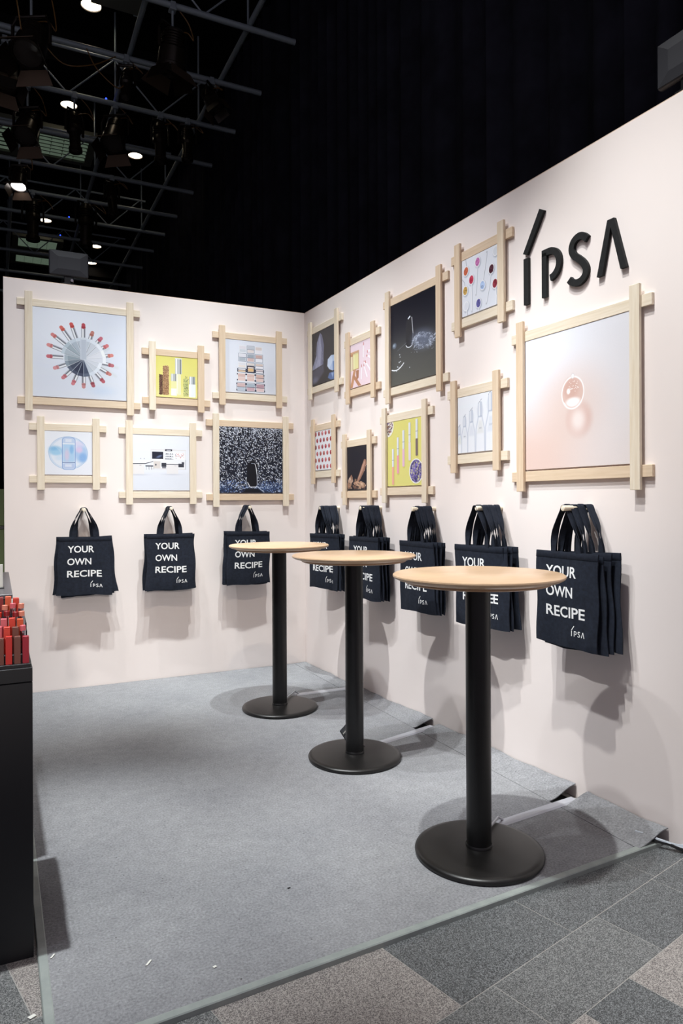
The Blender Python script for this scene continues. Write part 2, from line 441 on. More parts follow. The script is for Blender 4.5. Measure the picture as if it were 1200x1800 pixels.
def duct(x0, y0, x1, y1, label):
    d = Vector((x1 - x0, y1 - y0, 0)); L_ = d.length; d.normalize(); a = math.atan2(d.y, d.x)
    g = MB()
    prof = [(-.024, .0008), (-.016, .0065), (.016, .0065), (.024, .0008)]
    rows_ = [[(x, p, z) for p, z in prof] for x in (0, L_)]
    gg = g.quads(rows_)
    for A in gg: g.bm.faces.new(A)
    g.bm.faces.new([gg[0][0], gg[1][0], gg[1][3], gg[0][3]])
    o = g.build('cable_cover', M_DUCT, smooth=False)
    o.location = (x0, y0, 0); o.rotation_euler = (0, 0, a)
    return tag(o, label, 'cable cover', 'white cable covers across the carpet')
duct(-.430, -1.085 + .25, -.004, -.850, 'flat white cable cover running from the farthest table to the wall')
duct(-.400, -1.875, -.0, -1.768, 'flat white cable cover running from the middle table to the wall')
duct(-.440, -2.872, -.0, -2.83, 'flat white cable cover running from the nearest table to the wall')

def cable(pts, r, ma, label, cat='cable', group=None, name='power_cable'):
    P = [Vector(p) for p in pts]; out = []
    for i in range(len(P) - 1):
        p0 = P[max(i - 1, 0)]; p1 = P[i]; p2 = P[i + 1]; p3 = P[min(i + 2, len(P) - 1)]
        for k in range(6):
            t_ = k / 6
            out.append(.5 * ((2 * p1) + (-p0 + p2) * t_ + (2 * p0 - 5 * p1 + 4 * p2 - p3) * t_ ** 2 + (-p0 + 3 * p1 - 3 * p2 + p3) * t_ ** 3))
    out.append(P[-1])
    o = MB().tube(out, r, 8).build(name, ma)
    return tag(o, label, cat, group)
for i, (dy, dz, lab) in enumerate([(0, .004, 'upper grey cable coming out from under the curled carpet strip'), (-.012, 0, 'middle grey cable coming out from under the curled carpet strip'), (-.026, -.003, 'lowest grey cable lying on the edge strip by the curled carpet')]):
    cable([(-.030, -3.17 + dy, .012 + dz), (-.018, -3.21 + dy, .013 + dz), (.0 + .006 * i, -3.262 + dy * .7, .010 + dz), (.05, -3.300 + dy, -.002 + dz), (.16, -3.335 + dy, -.006 + dz), (.34, -3.36 + dy * 2, -.009)], .0055, M_CABLE if i < 2 else M_SOCK, lab, group='cables at the right corner of the booth')

# paper scraps on the carpet
for x, y, L_, Wd, a, lab in [(-1.785, -3.105, .026, .006, .9, 'thin pale paper scrap lying on the carpet near the front left'), (-1.63, -3.20, .010, .008, .3, 'tiny crumpled white scrap on the front of the carpet'),
                             (-2.015, -2.96, .02, .005, 1.0, 'faint paper scrap in the shade beside the black stand'), (-1.31, -2.93, .010, .005, .2, 'tiny dark fleck of felt in the middle of the carpet'),
                             (-2.075, -3.16, .018, .012, .5, 'white paper scrap on the granite floor left of the carpet')]:
    z = FLOOR_Z if x < -2.06 else 0
    g = MB().prism([(-L_ / 2, -Wd / 2), (L_ * .45, -Wd * .4), (L_ / 2, Wd / 2), (-L_ * .4, Wd * .45)], 0, .0012)
    o = g.build('paper_scrap', M_SOCK if 'dark' in lab else M_WHITE, smooth=False)
    o.rotation_euler = (PI / 2, 0, a); o.location = (x, y, z + .0014)
    tag(o, lab, 'scrap')

# ------------------------------------------------------------------ bar tables
def table(x, y, label):
    t_ = thing('bar_table', label, 'table', Matrix.Translation((x, y, 0)), 'round bar tables')
    g = MB().lathe([(0, 1e-4), (.214, 1e-4), (.224, .004), (.2255, .010), (.223, .016), (.214, .0205), (.20, .022), (.06, .0265), (0, .0275)], 96)
    g.build('base', M_BASE, t_, ang=50)
    MB().lathe([(.047, .0255), (.0465, .034), (.0445, .037)], 48).build('collar', M_BLACK, t_)
    MB().lathe([(0, .027), (.0437, .027), (.0437, .951), (0, .951)], 56).build('pole', M_BLACK, t_)
    MB().lathe([(0, .945), (.10, .945), (.10, .9505), (0, .9505)], 40).build('mounting_plate', M_BLACK, t_)
    top = MB().lathe([(0, .9605), (.262, .9605), (.285, .9665), (.2955, .972), (.2995, .9775), (.2985, .982), (.294, .985), (0, .985)], 112).build('tabletop', M_TOP, t_, ang=40)
    MB().lathe([(0, .9505), (.246, .9505), (.252, .953), (.254, .958), (.252, .9605), (0, .9605)], 96).build('underside_rim', M_TOPEDGE, top, ang=40)
    return t_
T3 = table(-.624, -3.015, 'tall round bar table with black pole, nearest of the three to the camera')
T2 = table(-.592, -1.990, 'tall round bar table with black pole, middle one of the three')
T1 = table(-.622, -1.060, 'tall round bar table with black pole, farthest, beside the back wall corner')
# inlet plate and lead on the nearest table, leads on the others
MB().box(.0425, .0475, -.006, .026, .045, .115, bevel=.002, M=Matrix.Rotation(math.radians(12), 4, 'Z')).build('inlet_plate', M_SOCK, T3)
for T, (ax, ay), (bx, by), c in ((T3, (.040, .03), (.20, .146), M_DUCT), (T2, (.040, .028), (.075, .052), M_SOCK), (T1, (.04, .03), (.185, .215), M_CABLE)):
    g = MB().tube([(ax, ay, .048), (ax + .015, ay + .012, .040), ((ax + bx) / 2, (ay + by) / 2, .034), (bx, by, .0275), (bx + .03, by + .012, .008)], .0045, 8)
    g.build('lead', c, T)
# dark leaflet leaning behind the middle table pole
lf = thing('leaflet', 'dark grey leaflet leaning against the pole of the middle table', 'leaflet', Matrix.Translation((-.545, -1.905, .028)) @ Matrix.Rotation(.35, 4, 'Z') @ Matrix.Rotation(math.radians(-28), 4, 'Y') @ Matrix.Rotation(math.radians(-14), 4, 'X'))
MB().box(-.035, .055, -.0012, .0012, 0, .115).build('cover', mat('leaflet_grey', srgb(92, 98, 104), .4), lf, smooth=False)
MB().box(-.028, .045, -.0018, -.0013, .088, .094).build('white_band', M_WHITE, lf, smooth=False)
MB().box(-.028, .045, -.0018, -.0013, .078, .082).build('black_band', M_SOCK, lf, smooth=False)
MB().box(-.035, -.0325, -.0018, -.0013, 0, .115).build('dark_edge', M_SOCK, lf, smooth=False)

# ------------------------------------------------------------------ printed pictures (flat prints drawn in numpy)
class Art:
    def __init__(s, n, bg, bg2=None, seed=1):
        s.n = n; a = (np.arange(n) + .5) / n
        s.u, s.v = np.meshgrid(a, a)
        s.c = np.zeros((n, n, 3)); s.r = np.random.RandomState(seed)
        bg = np.array(bg, float) / 255; bg2 = bg if bg2 is None else np.array(bg2, float) / 255
        s.c[:] = bg[None, None] * (1 - s.v[..., None]) + bg2[None, None] * s.v[..., None]
        s.px = 1.0 / n
    def mix(s, d, col, alpha=1, soft=0):
        w = s.px * .8 + soft
        k = np.clip(.5 - d / (2 * w), 0, 1); k = k * k * (3 - 2 * k) * alpha
        s.c += (np.array(col, float) / 255 - s.c) * k[..., None]
    def ell(s, cx, cy, rx, ry, col, alpha=1, soft=0, ang=0, ring=None):
        x, y = s.u - cx, s.v - cy; ca, sa = math.cos(ang), math.sin(ang)
        X = x * ca + y * sa; Y = -x * sa + y * ca
        r = np.sqrt((X / rx) ** 2 + (Y / ry) ** 2)
        d = (r - 1) * min(rx, ry)
        if ring: d = np.abs(d) - ring
        s.mix(d, col, alpha, soft)
    def cap(s, x0, y0, x1, y1, r, col, alpha=1, soft=0):
        dx, dy = x1 - x0, y1 - y0; L2 = dx * dx + dy * dy + 1e-12
        t = np.clip(((s.u - x0) * dx + (s.v - y0) * dy) / L2, 0, 1)
        s.mix(np.hypot(s.u - x0 - t * dx, s.v - y0 - t * dy) - r, col, alpha, soft)
    def bar(s, x0, y0, x1, y1, hw, col, alpha=1, soft=0):      # flat-ended bar from p0 to p1
        L_ = math.hypot(x1 - x0, y1 - y0); s.rot((x0 + x1) / 2, (y0 + y1) / 2, L_ / 2, hw, math.atan2(y1 - y0, x1 - x0), col, alpha, soft)
    def rot(s, cx, cy, hx, hy, ang, col, alpha=1, soft=0, rd=0, ring=None):
        x, y = s.u - cx, s.v - cy; ca, sa = math.cos(ang), math.sin(ang)
        X = np.abs(x * ca + y * sa) - hx + rd; Y = np.abs(-x * sa + y * ca) - hy + rd
        d = np.hypot(np.maximum(X, 0), np.maximum(Y, 0)) + np.minimum(np.maximum(X, Y), 0) - rd
        if ring: d = np.abs(d) - ring
        s.mix(d, col, alpha, soft)
    def rect(s, x0, y0, x1, y1, col, alpha=1, soft=0, rd=0, ring=None):
        s.rot((x0 + x1) / 2, (y0 + y1) / 2, (x1 - x0) / 2, (y1 - y0) / 2, 0, col, alpha, soft, rd, ring)
    def poly(s, pts, col, alpha=1, soft=0):
        P = np.array(pts, float); n = len(P); d = np.full(s.u.shape, 1e9); ins = np.zeros(s.u.shape, bool)
        for i in range(n):
            a, b = P[i], P[(i + 1) % n]; e = b - a
            wx, wy = s.u - a[0], s.v - a[1]
            t = np.clip((wx * e[0] + wy * e[1]) / (e @ e + 1e-12), 0, 1)
            d = np.minimum(d, np.hypot(wx - e[0] * t, wy - e[1] * t))
            c = (a[1] > s.v) != (b[1] > s.v)
            xi = a[0] + (s.v - a[1]) * e[0] / (e[1] if abs(e[1]) > 1e-9 else 1e-9)
            ins ^= c & (s.u < xi)
        s.mix(np.where(ins, -d, d), col, alpha, soft)
    def noise(s, cells, seed=0):
        r = np.random.RandomState(seed); g = r.rand(cells + 2, cells + 2)
        x = s.u * cells; y = s.v * cells; i = x.astype(int); j = y.astype(int); fx = x - i; fy = y - j
        fx = fx * fx * (3 - 2 * fx); fy = fy * fy * (3 - 2 * fy)
        return (g[j, i] * (1 - fx) + g[j, i + 1] * fx) * (1 - fy) + (g[j + 1, i] * (1 - fx) + g[j + 1, i + 1] * fx) * fy
    def dots(s, n, region, size, cols, seed=0, ang=None, asp=1):
        r = np.random.RandomState(seed)
        for k in range(n):
            x, y = region(r)
            if x is None: continue
            q = size[0] + (size[1] - size[0]) * r.rand(); m_ = q * asp * 1.5 + .01
            i0, i1 = max(0, int((y - m_) * s.n)), min(s.n, int((y + m_) * s.n) + 2)
            j0, j1 = max(0, int((x - m_) * s.n)), min(s.n, int((x + m_) * s.n) + 2)
            if i1 <= i0 or j1 <= j0: continue
            U_, V_ = s.u[i0:i1, j0:j1] - x, s.v[i0:i1, j0:j1] - y
            a = (ang if ang is not None else r.rand() * 3.14) + (r.rand() - .5) * .8
            X = U_ * math.cos(a) + V_ * math.sin(a); Y = -U_ * math.sin(a) + V_ * math.cos(a)
            d = (np.sqrt((X / (q * asp)) ** 2 + (Y / q) ** 2) - 1) * q
            k_ = np.clip(.5 - d / (1.6 * s.px), 0, 1)[..., None]
            c = np.array(cols[r.randint(len(cols))], float) / 255
            s.c[i0:i1, j0:j1] += (c - s.c[i0:i1, j0:j1]) * k_
    def image(s, name):
        im = bpy.data.images.new(name, s.n, s.n)
        buf = np.ones((s.n, s.n, 4), np.float32); lum_ = s.c.mean(-1, keepdims=True); buf[..., :3] = np.clip((s.c + (lum_ - s.c) * .12)[::-1] * .945 + .015, 0, 1)
        im.pixels.foreach_set(buf.ravel()); im.update(); im.pack()
        ma = bpy.data.materials.new(name); ma.use_nodes = True
        N, L, B = nodes(ma)
        t_ = N.new('ShaderNodeTexImage'); t_.image = im; t_.interpolation = 'Cubic' if s.n < 300 else 'Linear'
        L.new(t_.outputs[0], B.inputs['Base Color']); B.inputs['Roughness'].default_value = .45; B.inputs['Specular IOR Level'].default_value = .3
        return ma

def art_lipstick_wheel():
    a = Art(520, (226, 232, 246), (222, 228, 242))
    a.ell(.25, .2, .35, .3, (236, 240, 250), .8, .2); a.ell(.85, .9, .25, .2, (214, 220, 232), .6, .15)
    cx, cy = .53, .545
    for (x, y) in ((.9, .62), (.88, .72), (.8, .4), (.72, .3)): a.cap(cx + .1, cy, x, y, .012, (206, 214, 216), .5, .02)
    a.ell(.72, .9, .12, .05, (196, 214, 240), .7, .05)
    reds = [(186, 52, 66), (196, 112, 100), (205, 92, 112), (222, 110, 116), (226, 128, 118), (190, 96, 106), (206, 118, 112), (186, 78, 92), (166, 70, 84),
            (200, 128, 130), (214, 112, 124), (206, 110, 122), (216, 136, 142), (206, 92, 104), (222, 130, 130), (216, 116, 112), (222, 92, 80), (212, 66, 62)]
    tips = [(.53, .135), (.632, .215), (.73, .275), (.80, .36), (.855, .475), (.86, .60), (.83, .71), (.755, .805), (.64, .865), (.53, .885), (.41, .855), (.30, .79), (.21, .68), (.14, .545), (.145, .41), (.19, .285), (.285, .19), (.395, .14)]
    for k, (tx, ty) in enumerate(tips):
        d = math.hypot(tx - cx, ty - cy); ux_, uy_ = (tx - cx) / d, (ty - cy) / d
        nx_, ny_ = -uy_, ux_
        r0 = d * .55; r1 = d - .05
        a.bar(cx + ux_ * r0, cy + uy_ * r0, cx + ux_ * r1, cy + uy_ * r1, .023, (176, 180, 192)); a.bar(cx + ux_ * r0 - nx_ * .004, cy + uy_ * r0 - ny_ * .004, cx + ux_ * r1 - nx_ * .004, cy + uy_ * r1 - ny_ * .004, .012, (236, 238, 244))
        a.bar(cx + ux_ * r0 + nx_ * .008, cy + uy_ * r0 + ny_ * .008, cx + ux_ * r1 + nx_ * .008, cy + uy_ * r1 + ny_ * .008, .005, (96, 98, 110))
        a.bar(cx + ux_ * r0 - nx_ * .019, cy + uy_ * r0 - ny_ * .019, cx + ux_ * r1 - nx_ * .019, cy + uy_ * r1 - ny_ * .019, .0025, (120, 122, 134))
        a.cap(cx + ux_ * (r1 + .004), cy + uy_ * (r1 + .004), cx + ux_ * (d - .018), cy + uy_ * (d - .020), .0200, tuple(min(255, int(c * .92 + 22)) for c in reds[k]))
        a.bar(cx + ux_ * (r1 - .006), cy + uy_ * (r1 - .006), cx + ux_ * (r1 + .012), cy + uy_ * (r1 + .012), .022, tuple(int(c * .9) for c in reds[k]))
    bl = [(196, 206, 220), (206, 214, 226), (216, 222, 234), (226, 230, 240), (222, 226, 238), (216, 222, 234), (206, 214, 226), (196, 206, 220), (74, 84, 108), (46, 54, 78), (50, 58, 82), (66, 76, 98), (120, 136, 150), (150, 166, 178), (176, 190, 202), (160, 176, 188), (176, 190, 204), (190, 202, 216)]
    n = 18
    for k in range(n):
        a0 = -PI / 2 + 2 * PI * k / n; a1 = a0 + 2 * PI / n
        R0 = .245 if math.sin(a0) < 0 else .205
        P = [(cx, cy)] + [(cx + R0 * math.cos(t), cy + R0 * math.sin(t)) for t in (a0, a1)]
        a.poly(P, bl[k])
        P2 = [(cx + q * math.cos(t), cy + q * math.sin(t)) for q, t in ((R0, a0), (R0, a1), (R0 - .035, a1), (R0 - .035, a0))]
        a.poly(P2, tuple(min(255, c + 22) for c in bl[k]))
        a.cap(cx, cy, cx + R0 * math.cos(a0), cy + R0 * math.sin(a0), .0022, (236, 240, 248) if k < 8 or k > 11 else (190, 200, 216))
        a.cap(cx + .02 * math.cos(a0 + .06), cy + .02 * math.sin(a0 + .06), cx + R0 * .8 * math.cos(a0 + .03), cy + R0 * .8 * math.sin(a0 + .03), .003, (60, 70, 84), .35 if k > 11 or k < 3 else .1)
    a.rect(.494, .30, .562, .555, (204, 212, 226)); a.rect(.506, .325, .556, .548, (190, 200, 216)); a.rect(.494, .30, .562, .322, (214, 222, 234))
    return a.image('print_lipstick_wheel')

def art_yellow_seed_columns():
    a = Art(360, (230, 222, 112), (240, 232, 134))
    a.rect(0, .86, 1, 1, (240, 234, 150), .8, .05)
    def col(x0, x1, y0, y1, cols, n, seed):
        a.rect(x0, y0, x1, y1, cols[0], 1, 0, .02)
        a.dots(n, lambda r: (x0 + (x1 - x0) * r.rand(), y0 + (y1 - y0) * r.rand()), (.006, .012), cols, seed)
    col(.085, .165, .46, .95, [(104, 70, 56), (76, 46, 40), (134, 96, 76)], 160, 1)
    col(.17, .31, .25, .95, [(176, 132, 92), (134, 88, 66), (206, 168, 120), (150, 104, 76)], 330, 2)
    a.dots(14, lambda r: (.19 + .1 * r.rand(), .235 + .02 * r.rand()), (.006, .01), [(176, 132, 92), (214, 180, 120)], 5)
    col(.66, .78, .52, .96, [(196, 200, 120), (140, 156, 96), (222, 216, 150), (120, 120, 84)], 130, 3)
    a.dots(14, lambda r: (.69 + .07 * r.rand(), .45 + .08 * r.rand()), (.005, .009), [(140, 150, 80), (196, 190, 130)], 6)
    a.rect(.36, .42, .50, .60, (186, 190, 190)); a.rect(.375, .42, .40, .60, (236, 238, 240)); a.rect(.46, .42, .475, .60, (130, 134, 136))
    a.rect(.365, .60, .495, .80, (238, 236, 180), .7); a.rect(.36, .78, .50, .955, (238, 240, 236), 1, 0, .01)
    a.rect(.46, .04, .62, .42, (190, 194, 196)); a.rect(.475, .04, .505, .42, (242, 244, 246)); a.rect(.575, .04, .60, .42, (120, 126, 130)); a.rect(.46, .03, .62, .055, (226, 228, 230))
    a.rect(.49, .42, .60, .93, (238, 236, 196), .9, 0, .02); a.rect(.5, .42, .52, .9, (250, 250, 232), .8)
    a.rect(.80, .46, .945, .65, (180, 188, 194)); a.rect(.82, .46, .85, .65, (238, 240, 244)); a.rect(.90, .46, .925, .65, (120, 128, 134))
    a.rect(.79, .65, .955, .97, (236, 242, 244), 1, 0, .02); a.rect(.80, .66, .84, .96, (250, 252, 252), .7)
    return a.image('print_yellow_seeds')

def art_compacts():
    a = Art(400, (224, 229, 243), (226, 229, 240))
    a.ell(.9, .75, .12, .25, (206, 210, 222), .7, .08); a.ell(.25, .5, .15, .5, (232, 236, 248), .7, .1)
    rws = [(.07, .225), (.23, .40), (.41, .53), (.53, .62), (.625, .80), (.82, 1.0)]
    r = np.random.RandomState(4)
    fills = [[(226, 222, 232), (196, 202, 214), (222, 208, 206)], [(226, 226, 236), (160, 172, 186), (206, 170, 166)], [(228, 226, 234), (226, 214, 208), (222, 200, 190)],
             [(224, 220, 226), (226, 186, 140), (214, 196, 200)], [(220, 186, 180), (222, 190, 182), (220, 182, 172)], [(216, 184, 184), (170, 184, 200), (190, 150, 162)]]
    for i, (y0, y1) in enumerate(rws):
        y0 = y0 * .95 + .03; y1 = y1 * .95 + .03
        k = 1 - .22 * (1 - (y0 + y1) / 2)
        for j in range(3):
            cxx = .50 + (j - 1) * .192 * k; hw = .088 * k
            a.rect(cxx - hw, y0, cxx + hw, y1 - .01, (236, 238, 244), 1)
            a.rect(cxx - hw + .01, y0 + .012, cxx + hw - .01, (y0 + y1) / 2 - .006, fills[i][j], 1)
            a.rect(cxx - hw + .012, (y0 + y1) / 2, cxx + hw - .012, y1 - .02, tuple(min(255, c + 10) for c in fills[i][(j + 1) % 3]), .9)
            dk = (54, 60, 84) if i >= 3 else (120, 128, 150)
            if r.rand() < .85:
                a.rect(cxx - hw, y0, cxx + hw, y1 - .01, dk, 1, 0, .006, .0035)
                a.cap(cxx - hw, (y0 + y1) / 2 - .004, cxx + hw, (y0 + y1) / 2 - .004, .0035, dk)
            if i >= 3:
                for sx in (-1, 1): a.rect(cxx + sx * hw - .009, y0 + .01, cxx + sx * hw + .009, y0 + .035, (40, 46, 70)); a.rect(cxx + sx * hw - .009, y1 - .045, cxx + sx * hw + .009, y1 - .018, (40, 46, 70))
    a.rect(.43, .49, .57, .60, (34, 38, 58), 1, 0, .01, .009); a.rect(.45, .525, .55, .585, (236, 190, 130))
    return a.image('print_compacts')

def art_bubble():
    a = Art(400, (236, 240, 250), (234, 238, 249))
    a.ell(.49, .50, .405, .375, (220, 232, 248), .55, .01); a.ell(.49, .50, .405, .375, (120, 168, 222), .8, .006, 0, .004)
    a.ell(.49, .50, .38, .35, (168, 200, 236), .5, .01, 0, .008)
    n = a.noise(7, 3) + .5 * a.noise(15, 4)
    for (x, y, rx, ry, c, al) in ((.24, .46, .15, .10, (140, 200, 240), .8), (.19, .40, .09, .05, (110, 178, 232), .6), (.76, .52, .13, .20, (150, 190, 240), .75), (.72, .42, .07, .07, (232, 200, 236), .8), (.80, .60, .08, .1, (120, 172, 236), .7), (.72, .30, .1, .08, (214, 206, 244), .6), (.30, .62, .08, .05, (200, 224, 246), .7)):
        a.ell(x, y, rx, ry, c, al, .035)
    for k in range(9): a.cap(.12 + .03 * k, .30 + .02 * k, .34, .36 + .03 * k, .0018, (196, 220, 244), .8)
    a.cap(.70, .18, .84, .30, .005, (150, 190, 232), .8, .004)
    a.rect(.365, .15, .635, .88, (206, 224, 246), .9, 0, .06); a.rect(.365, .15, .635, .88, (96, 140, 216), .9, .004, .06, .006)
    a.rect(.385, .29, .615, .70, (168, 208, 244), .9, .015, .03); a.ell(.46, .55, .05, .13, (226, 200, 226), .7, .03); a.ell(.56, .42, .04, .09, (120, 178, 236), .7, .02)
    a.rect(.37, .28, .63, .30, (236, 242, 252)); a.rect(.37, .165, .63, .275, (188, 208, 240), .8, .01, .04); a.rect(.43, .18, .56, .25, (228, 236, 250), .8, .01)
    a.rect(.365, .715, .635, .728, (70, 100, 170)); a.rect(.38, .74, .62, .86, (178, 196, 236), .8, .01, .04); a.rect(.42, .76, .56, .82, (226, 234, 250), .8, .01)
    return a.image('print_bubble_bottle')

def art_shop_counter():
    a = Art(440, (234, 238, 248), (226, 230, 242))
    a.rect(-.1, .68, 1.1, 1.1, (222, 226, 238), .8, .03)
    a.rect(.31, .255, .94, .62, (226, 224, 228)); a.rect(.32, .275, .93, .60, (236, 238, 244))
    a.rect(.335, .30, .53, .43, (34, 36, 56)); a.ell(.46, .385, .05, .018, (120, 140, 190), .7, .01, -.4)
    a.rect(.565, .252, .69, .285, (52, 54, 66)); a.rect(.59, .262, .665, .275, (210, 212, 220))
    for y in (.33, .375, .42):
        a.rect(.565, y + .012, .71, y + .017, (150, 154, 166)); a.dots(12, lambda r, y=y: (.57 + .13 * r.rand(), y + .004), (.004, .007), [(90, 94, 110), (150, 150, 160), (60, 64, 80)], int(y * 100), 1.57, 1.3)
    a.rect(.735, .31, .91, .43, (244, 244, 248)); a.dots(26, lambda r: (.75 + .15 * r.rand(), .32 + .1 * r.rand()), (.003, .006), [(214, 110, 116), (160, 160, 176), (230, 150, 150)], 9, 1.5, 2)
    a.rect(.36, .47, .48, .60, (220, 212, 208)); a.ell(.40, .535, .014, .018, (90, 90, 100)); a.rect(.92, .44, .94, .62, (206, 210, 220))
    a.poly([(0, .475), (.20, .455), (.355, .47), (.22, .51), (0, .515)], (244, 246, 250)); a.poly([(0, .515), (.22, .51), (.355, .472), (.355, .482), (.22, .525), (0, .53)], (70, 72, 84))
    a.poly([(0, .53), (.20, .527), (.20, .71), (0, .71)], (232, 230, 232)); a.rect(.115, .545, .15, .555, (190, 186, 188))
    for x in (.22, .27, .315): a.rect(x, .55, x + .07 if x < .3 else x + .04, .572, (64, 66, 78)); a.rect(x + .012, .57, x + .017, .63, (130, 132, 144)); a.rect(x + .05, .57, x + .054, .62, (130, 132, 144))
    a.rect(.50, .50, .585, .57, (58, 60, 72)); a.rect(.51, .57, .58, .60, (120, 122, 134)); a.rect(.80, .51, .90, .575, (58, 60, 72)); a.rect(.86, .48, .905, .52, (74, 76, 90))
    a.rect(.585, .505, .80, .52, (244, 246, 250)); a.rect(.58, .52, .80, .532, (66, 68, 80)); a.rect(.59, .532, .795, .70, (232, 230, 232)); a.rect(.73, .548, .765, .556, (190, 186, 188)); a.ell(.69, .71, .13, .012, (196, 200, 214), .7, .01); a.ell(.1, .72, .14, .012, (196, 200, 214), .7, .01)
    a.ell(.14, .43, .008, .012, (180, 182, 190)); a.ell(.20, .43, .008, .012, (180, 182, 190))
    return a.image('print_shop_counter')

def art_splash_speckle():
    a = Art(520, (14, 18, 32), (20, 26, 46))
    n = a.noise(9, 2)
    a.dots(2600, lambda r: (r.rand(), r.rand() ** 1.45 * .93), (.0026, .0060), [(240, 244, 252), (200, 208, 226), (150, 160, 186), (226, 232, 246)], 3, .9, 1.7)
    for (x, y, rx, ry, al) in ((.05, .92, .14, .05, .45), (.82, .91, .17, .06, .45), (.62, .94, .10, .04, .4)): a.ell(x, y, rx, ry, (70, 104, 168), al, .06)
    a.dots(330, lambda r: (r.rand(), .80 + .19 * r.rand()), (.002, .007), [(120, 150, 210), (190, 206, 236), (60, 84, 140)], 5, None, 2)
    a.rect(.43, .53, .60, .90, (12, 15, 26), 1, .004, .06); a.ell(.52, .60, .07, .1, (12, 15, 26), 1, .01)
    a.cap(.555, .55, .572, .60, .004, (236, 240, 250)); a.cap(.572, .60, .590, .72, .005, (236, 240, 250)); a.cap(.590, .72, .592, .88, .004, (210, 220, 240)); a.cap(.50, .545, .555, .55, .003, (170, 180, 206))
    a.cap(.44, .84, .48, .91, .005, (236, 240, 250)); a.cap(.48, .91, .585, .905, .005, (236, 240, 250)); a.cap(.30, .955, .47, .905, .004, (200, 214, 240), .9, .002); a.cap(.59, .90, .70, .985, .006, (200, 214, 240), .8, .003)
    a.poly([(.36, 1), (.42, .935), (.60, .93), (.68, 1)], (14, 18, 30), 1, .01)
    return a.image('print_white_speckle')

def art_crystals():
    a = Art(360, (58, 55, 60), (56, 52, 54))
    a.ell(.5, .4, .5, .4, (70, 66, 70), .6, .2)
    a.poly([(.34, .04), (.20, .20), (.17, .45), (.02, .62), (0, .68), (0, .70), (.47, .655), (.50, .30), (.42, .10)], (140, 142, 172))
    a.poly([(.34, .04), (.27, .22), (.24, .5), (.12, .68), (.36, .66), (.38, .3)], (168, 170, 200), .8, .01); a.poly([(.34, .06), (.42, .10), (.50, .30), (.47, .655), (.40, .66), (.40, .3)], (112, 112, 142), .8, .01)
    n = a.noise(14, 5)
    for k in range(26):
        r = np.random.RandomState(k); x = .1 + .35 * r.rand(); y = .25 + .4 * r.rand(); a.cap(x, y, x + .05 * (r.rand() - .3), y + .05 + .08 * r.rand(), .004, (206, 208, 232), .5, .004)
    a.poly([(0, .72), (.48, .66), (.50, .80), (.20, .95), (0, .98)], (90, 88, 108), .8, .03); a.ell(.12, .90, .12, .05, (130, 134, 168), .5, .04)
    a.poly([(.66, .60), (.80, .545), (.93, .56), (1, .70), (1, .83), (.86, .84), (.72, .79), (.64, .72)], (184, 204, 240)); a.poly([(.80, .545), (.86, .66), (.72, .79), (.64, .72), (.66, .60)], (206, 222, 250)); a.poly([(.86, .66), (1, .70), (1, .83), (.86, .84)], (120, 150, 206))
    a.poly([(.72, .86), (1, .86), (1, 1), (.80, 1), (.66, .94)], (96, 124, 186), .9, .01); a.poly([(.80, .87), (.9, .88), (.86, .97)], (170, 196, 238), .7, .01)
    a.rect(-.1, .78, 1.1, .80, (30, 28, 32), .0)
    return a.image('print_crystals')

def art_pink_sticks():
    a = Art(320, (240, 216, 228), (242, 214, 224))
    a.rect(0, .17, .40, .60, (196, 142, 104)); a.rect(.0, .17, .40, .21, (214, 164, 124)); a.rect(.0, .27, .10, .60, (240, 226, 190))
    a.rect(.12, .22, .37, .58, (236, 228, 158)); a.rect(.14, .22, .18, .58, (246, 240, 196)); a.rect(.12, .22, .37, .25, (222, 210, 150)); a.rect(0, .22, .02, 1, (190, 160, 130), .5)
    a.poly([(.14, .60), (.26, .60), (.10, .99), (-.02, .99)], (206, 146, 106)); a.poly([(.10, .74), (.18, .70), (.50, .99), (.36, .99)], (196, 134, 96)); a.poly([(.26, .62), (.40, .62), (.38, .80), (.28, .84)], (182, 122, 88))
    for (x0, y0, x1, y1) in ((.61, .08, .60, .36), (.78, .27, .98, .29), (.76, .36, .98, .46), (.52, .56, .50, .84), (.64, .47, .68, .56), (.62, .56, .76, .83), (.70, .50, .96, .76)):
        a.cap(x0, y0, x1, y1, .034, (226, 196, 212), .6, .02); a.cap(x0, y0, x1, y1, .026, (248, 240, 246)); a.cap(x0, y0, x0 + (x1 - x0) * .06, y0 + (y1 - y0) * .06, .016, (222, 120, 116))
    for (x, y) in ((.61, .05), (.78, .27), (.75, .36), (.51, .53), (.62, .54), (.70, .48)): a.cap(x, y, x + .01, y + .035, .012, (206, 96, 96))
    return a.image('print_pink_sticks')

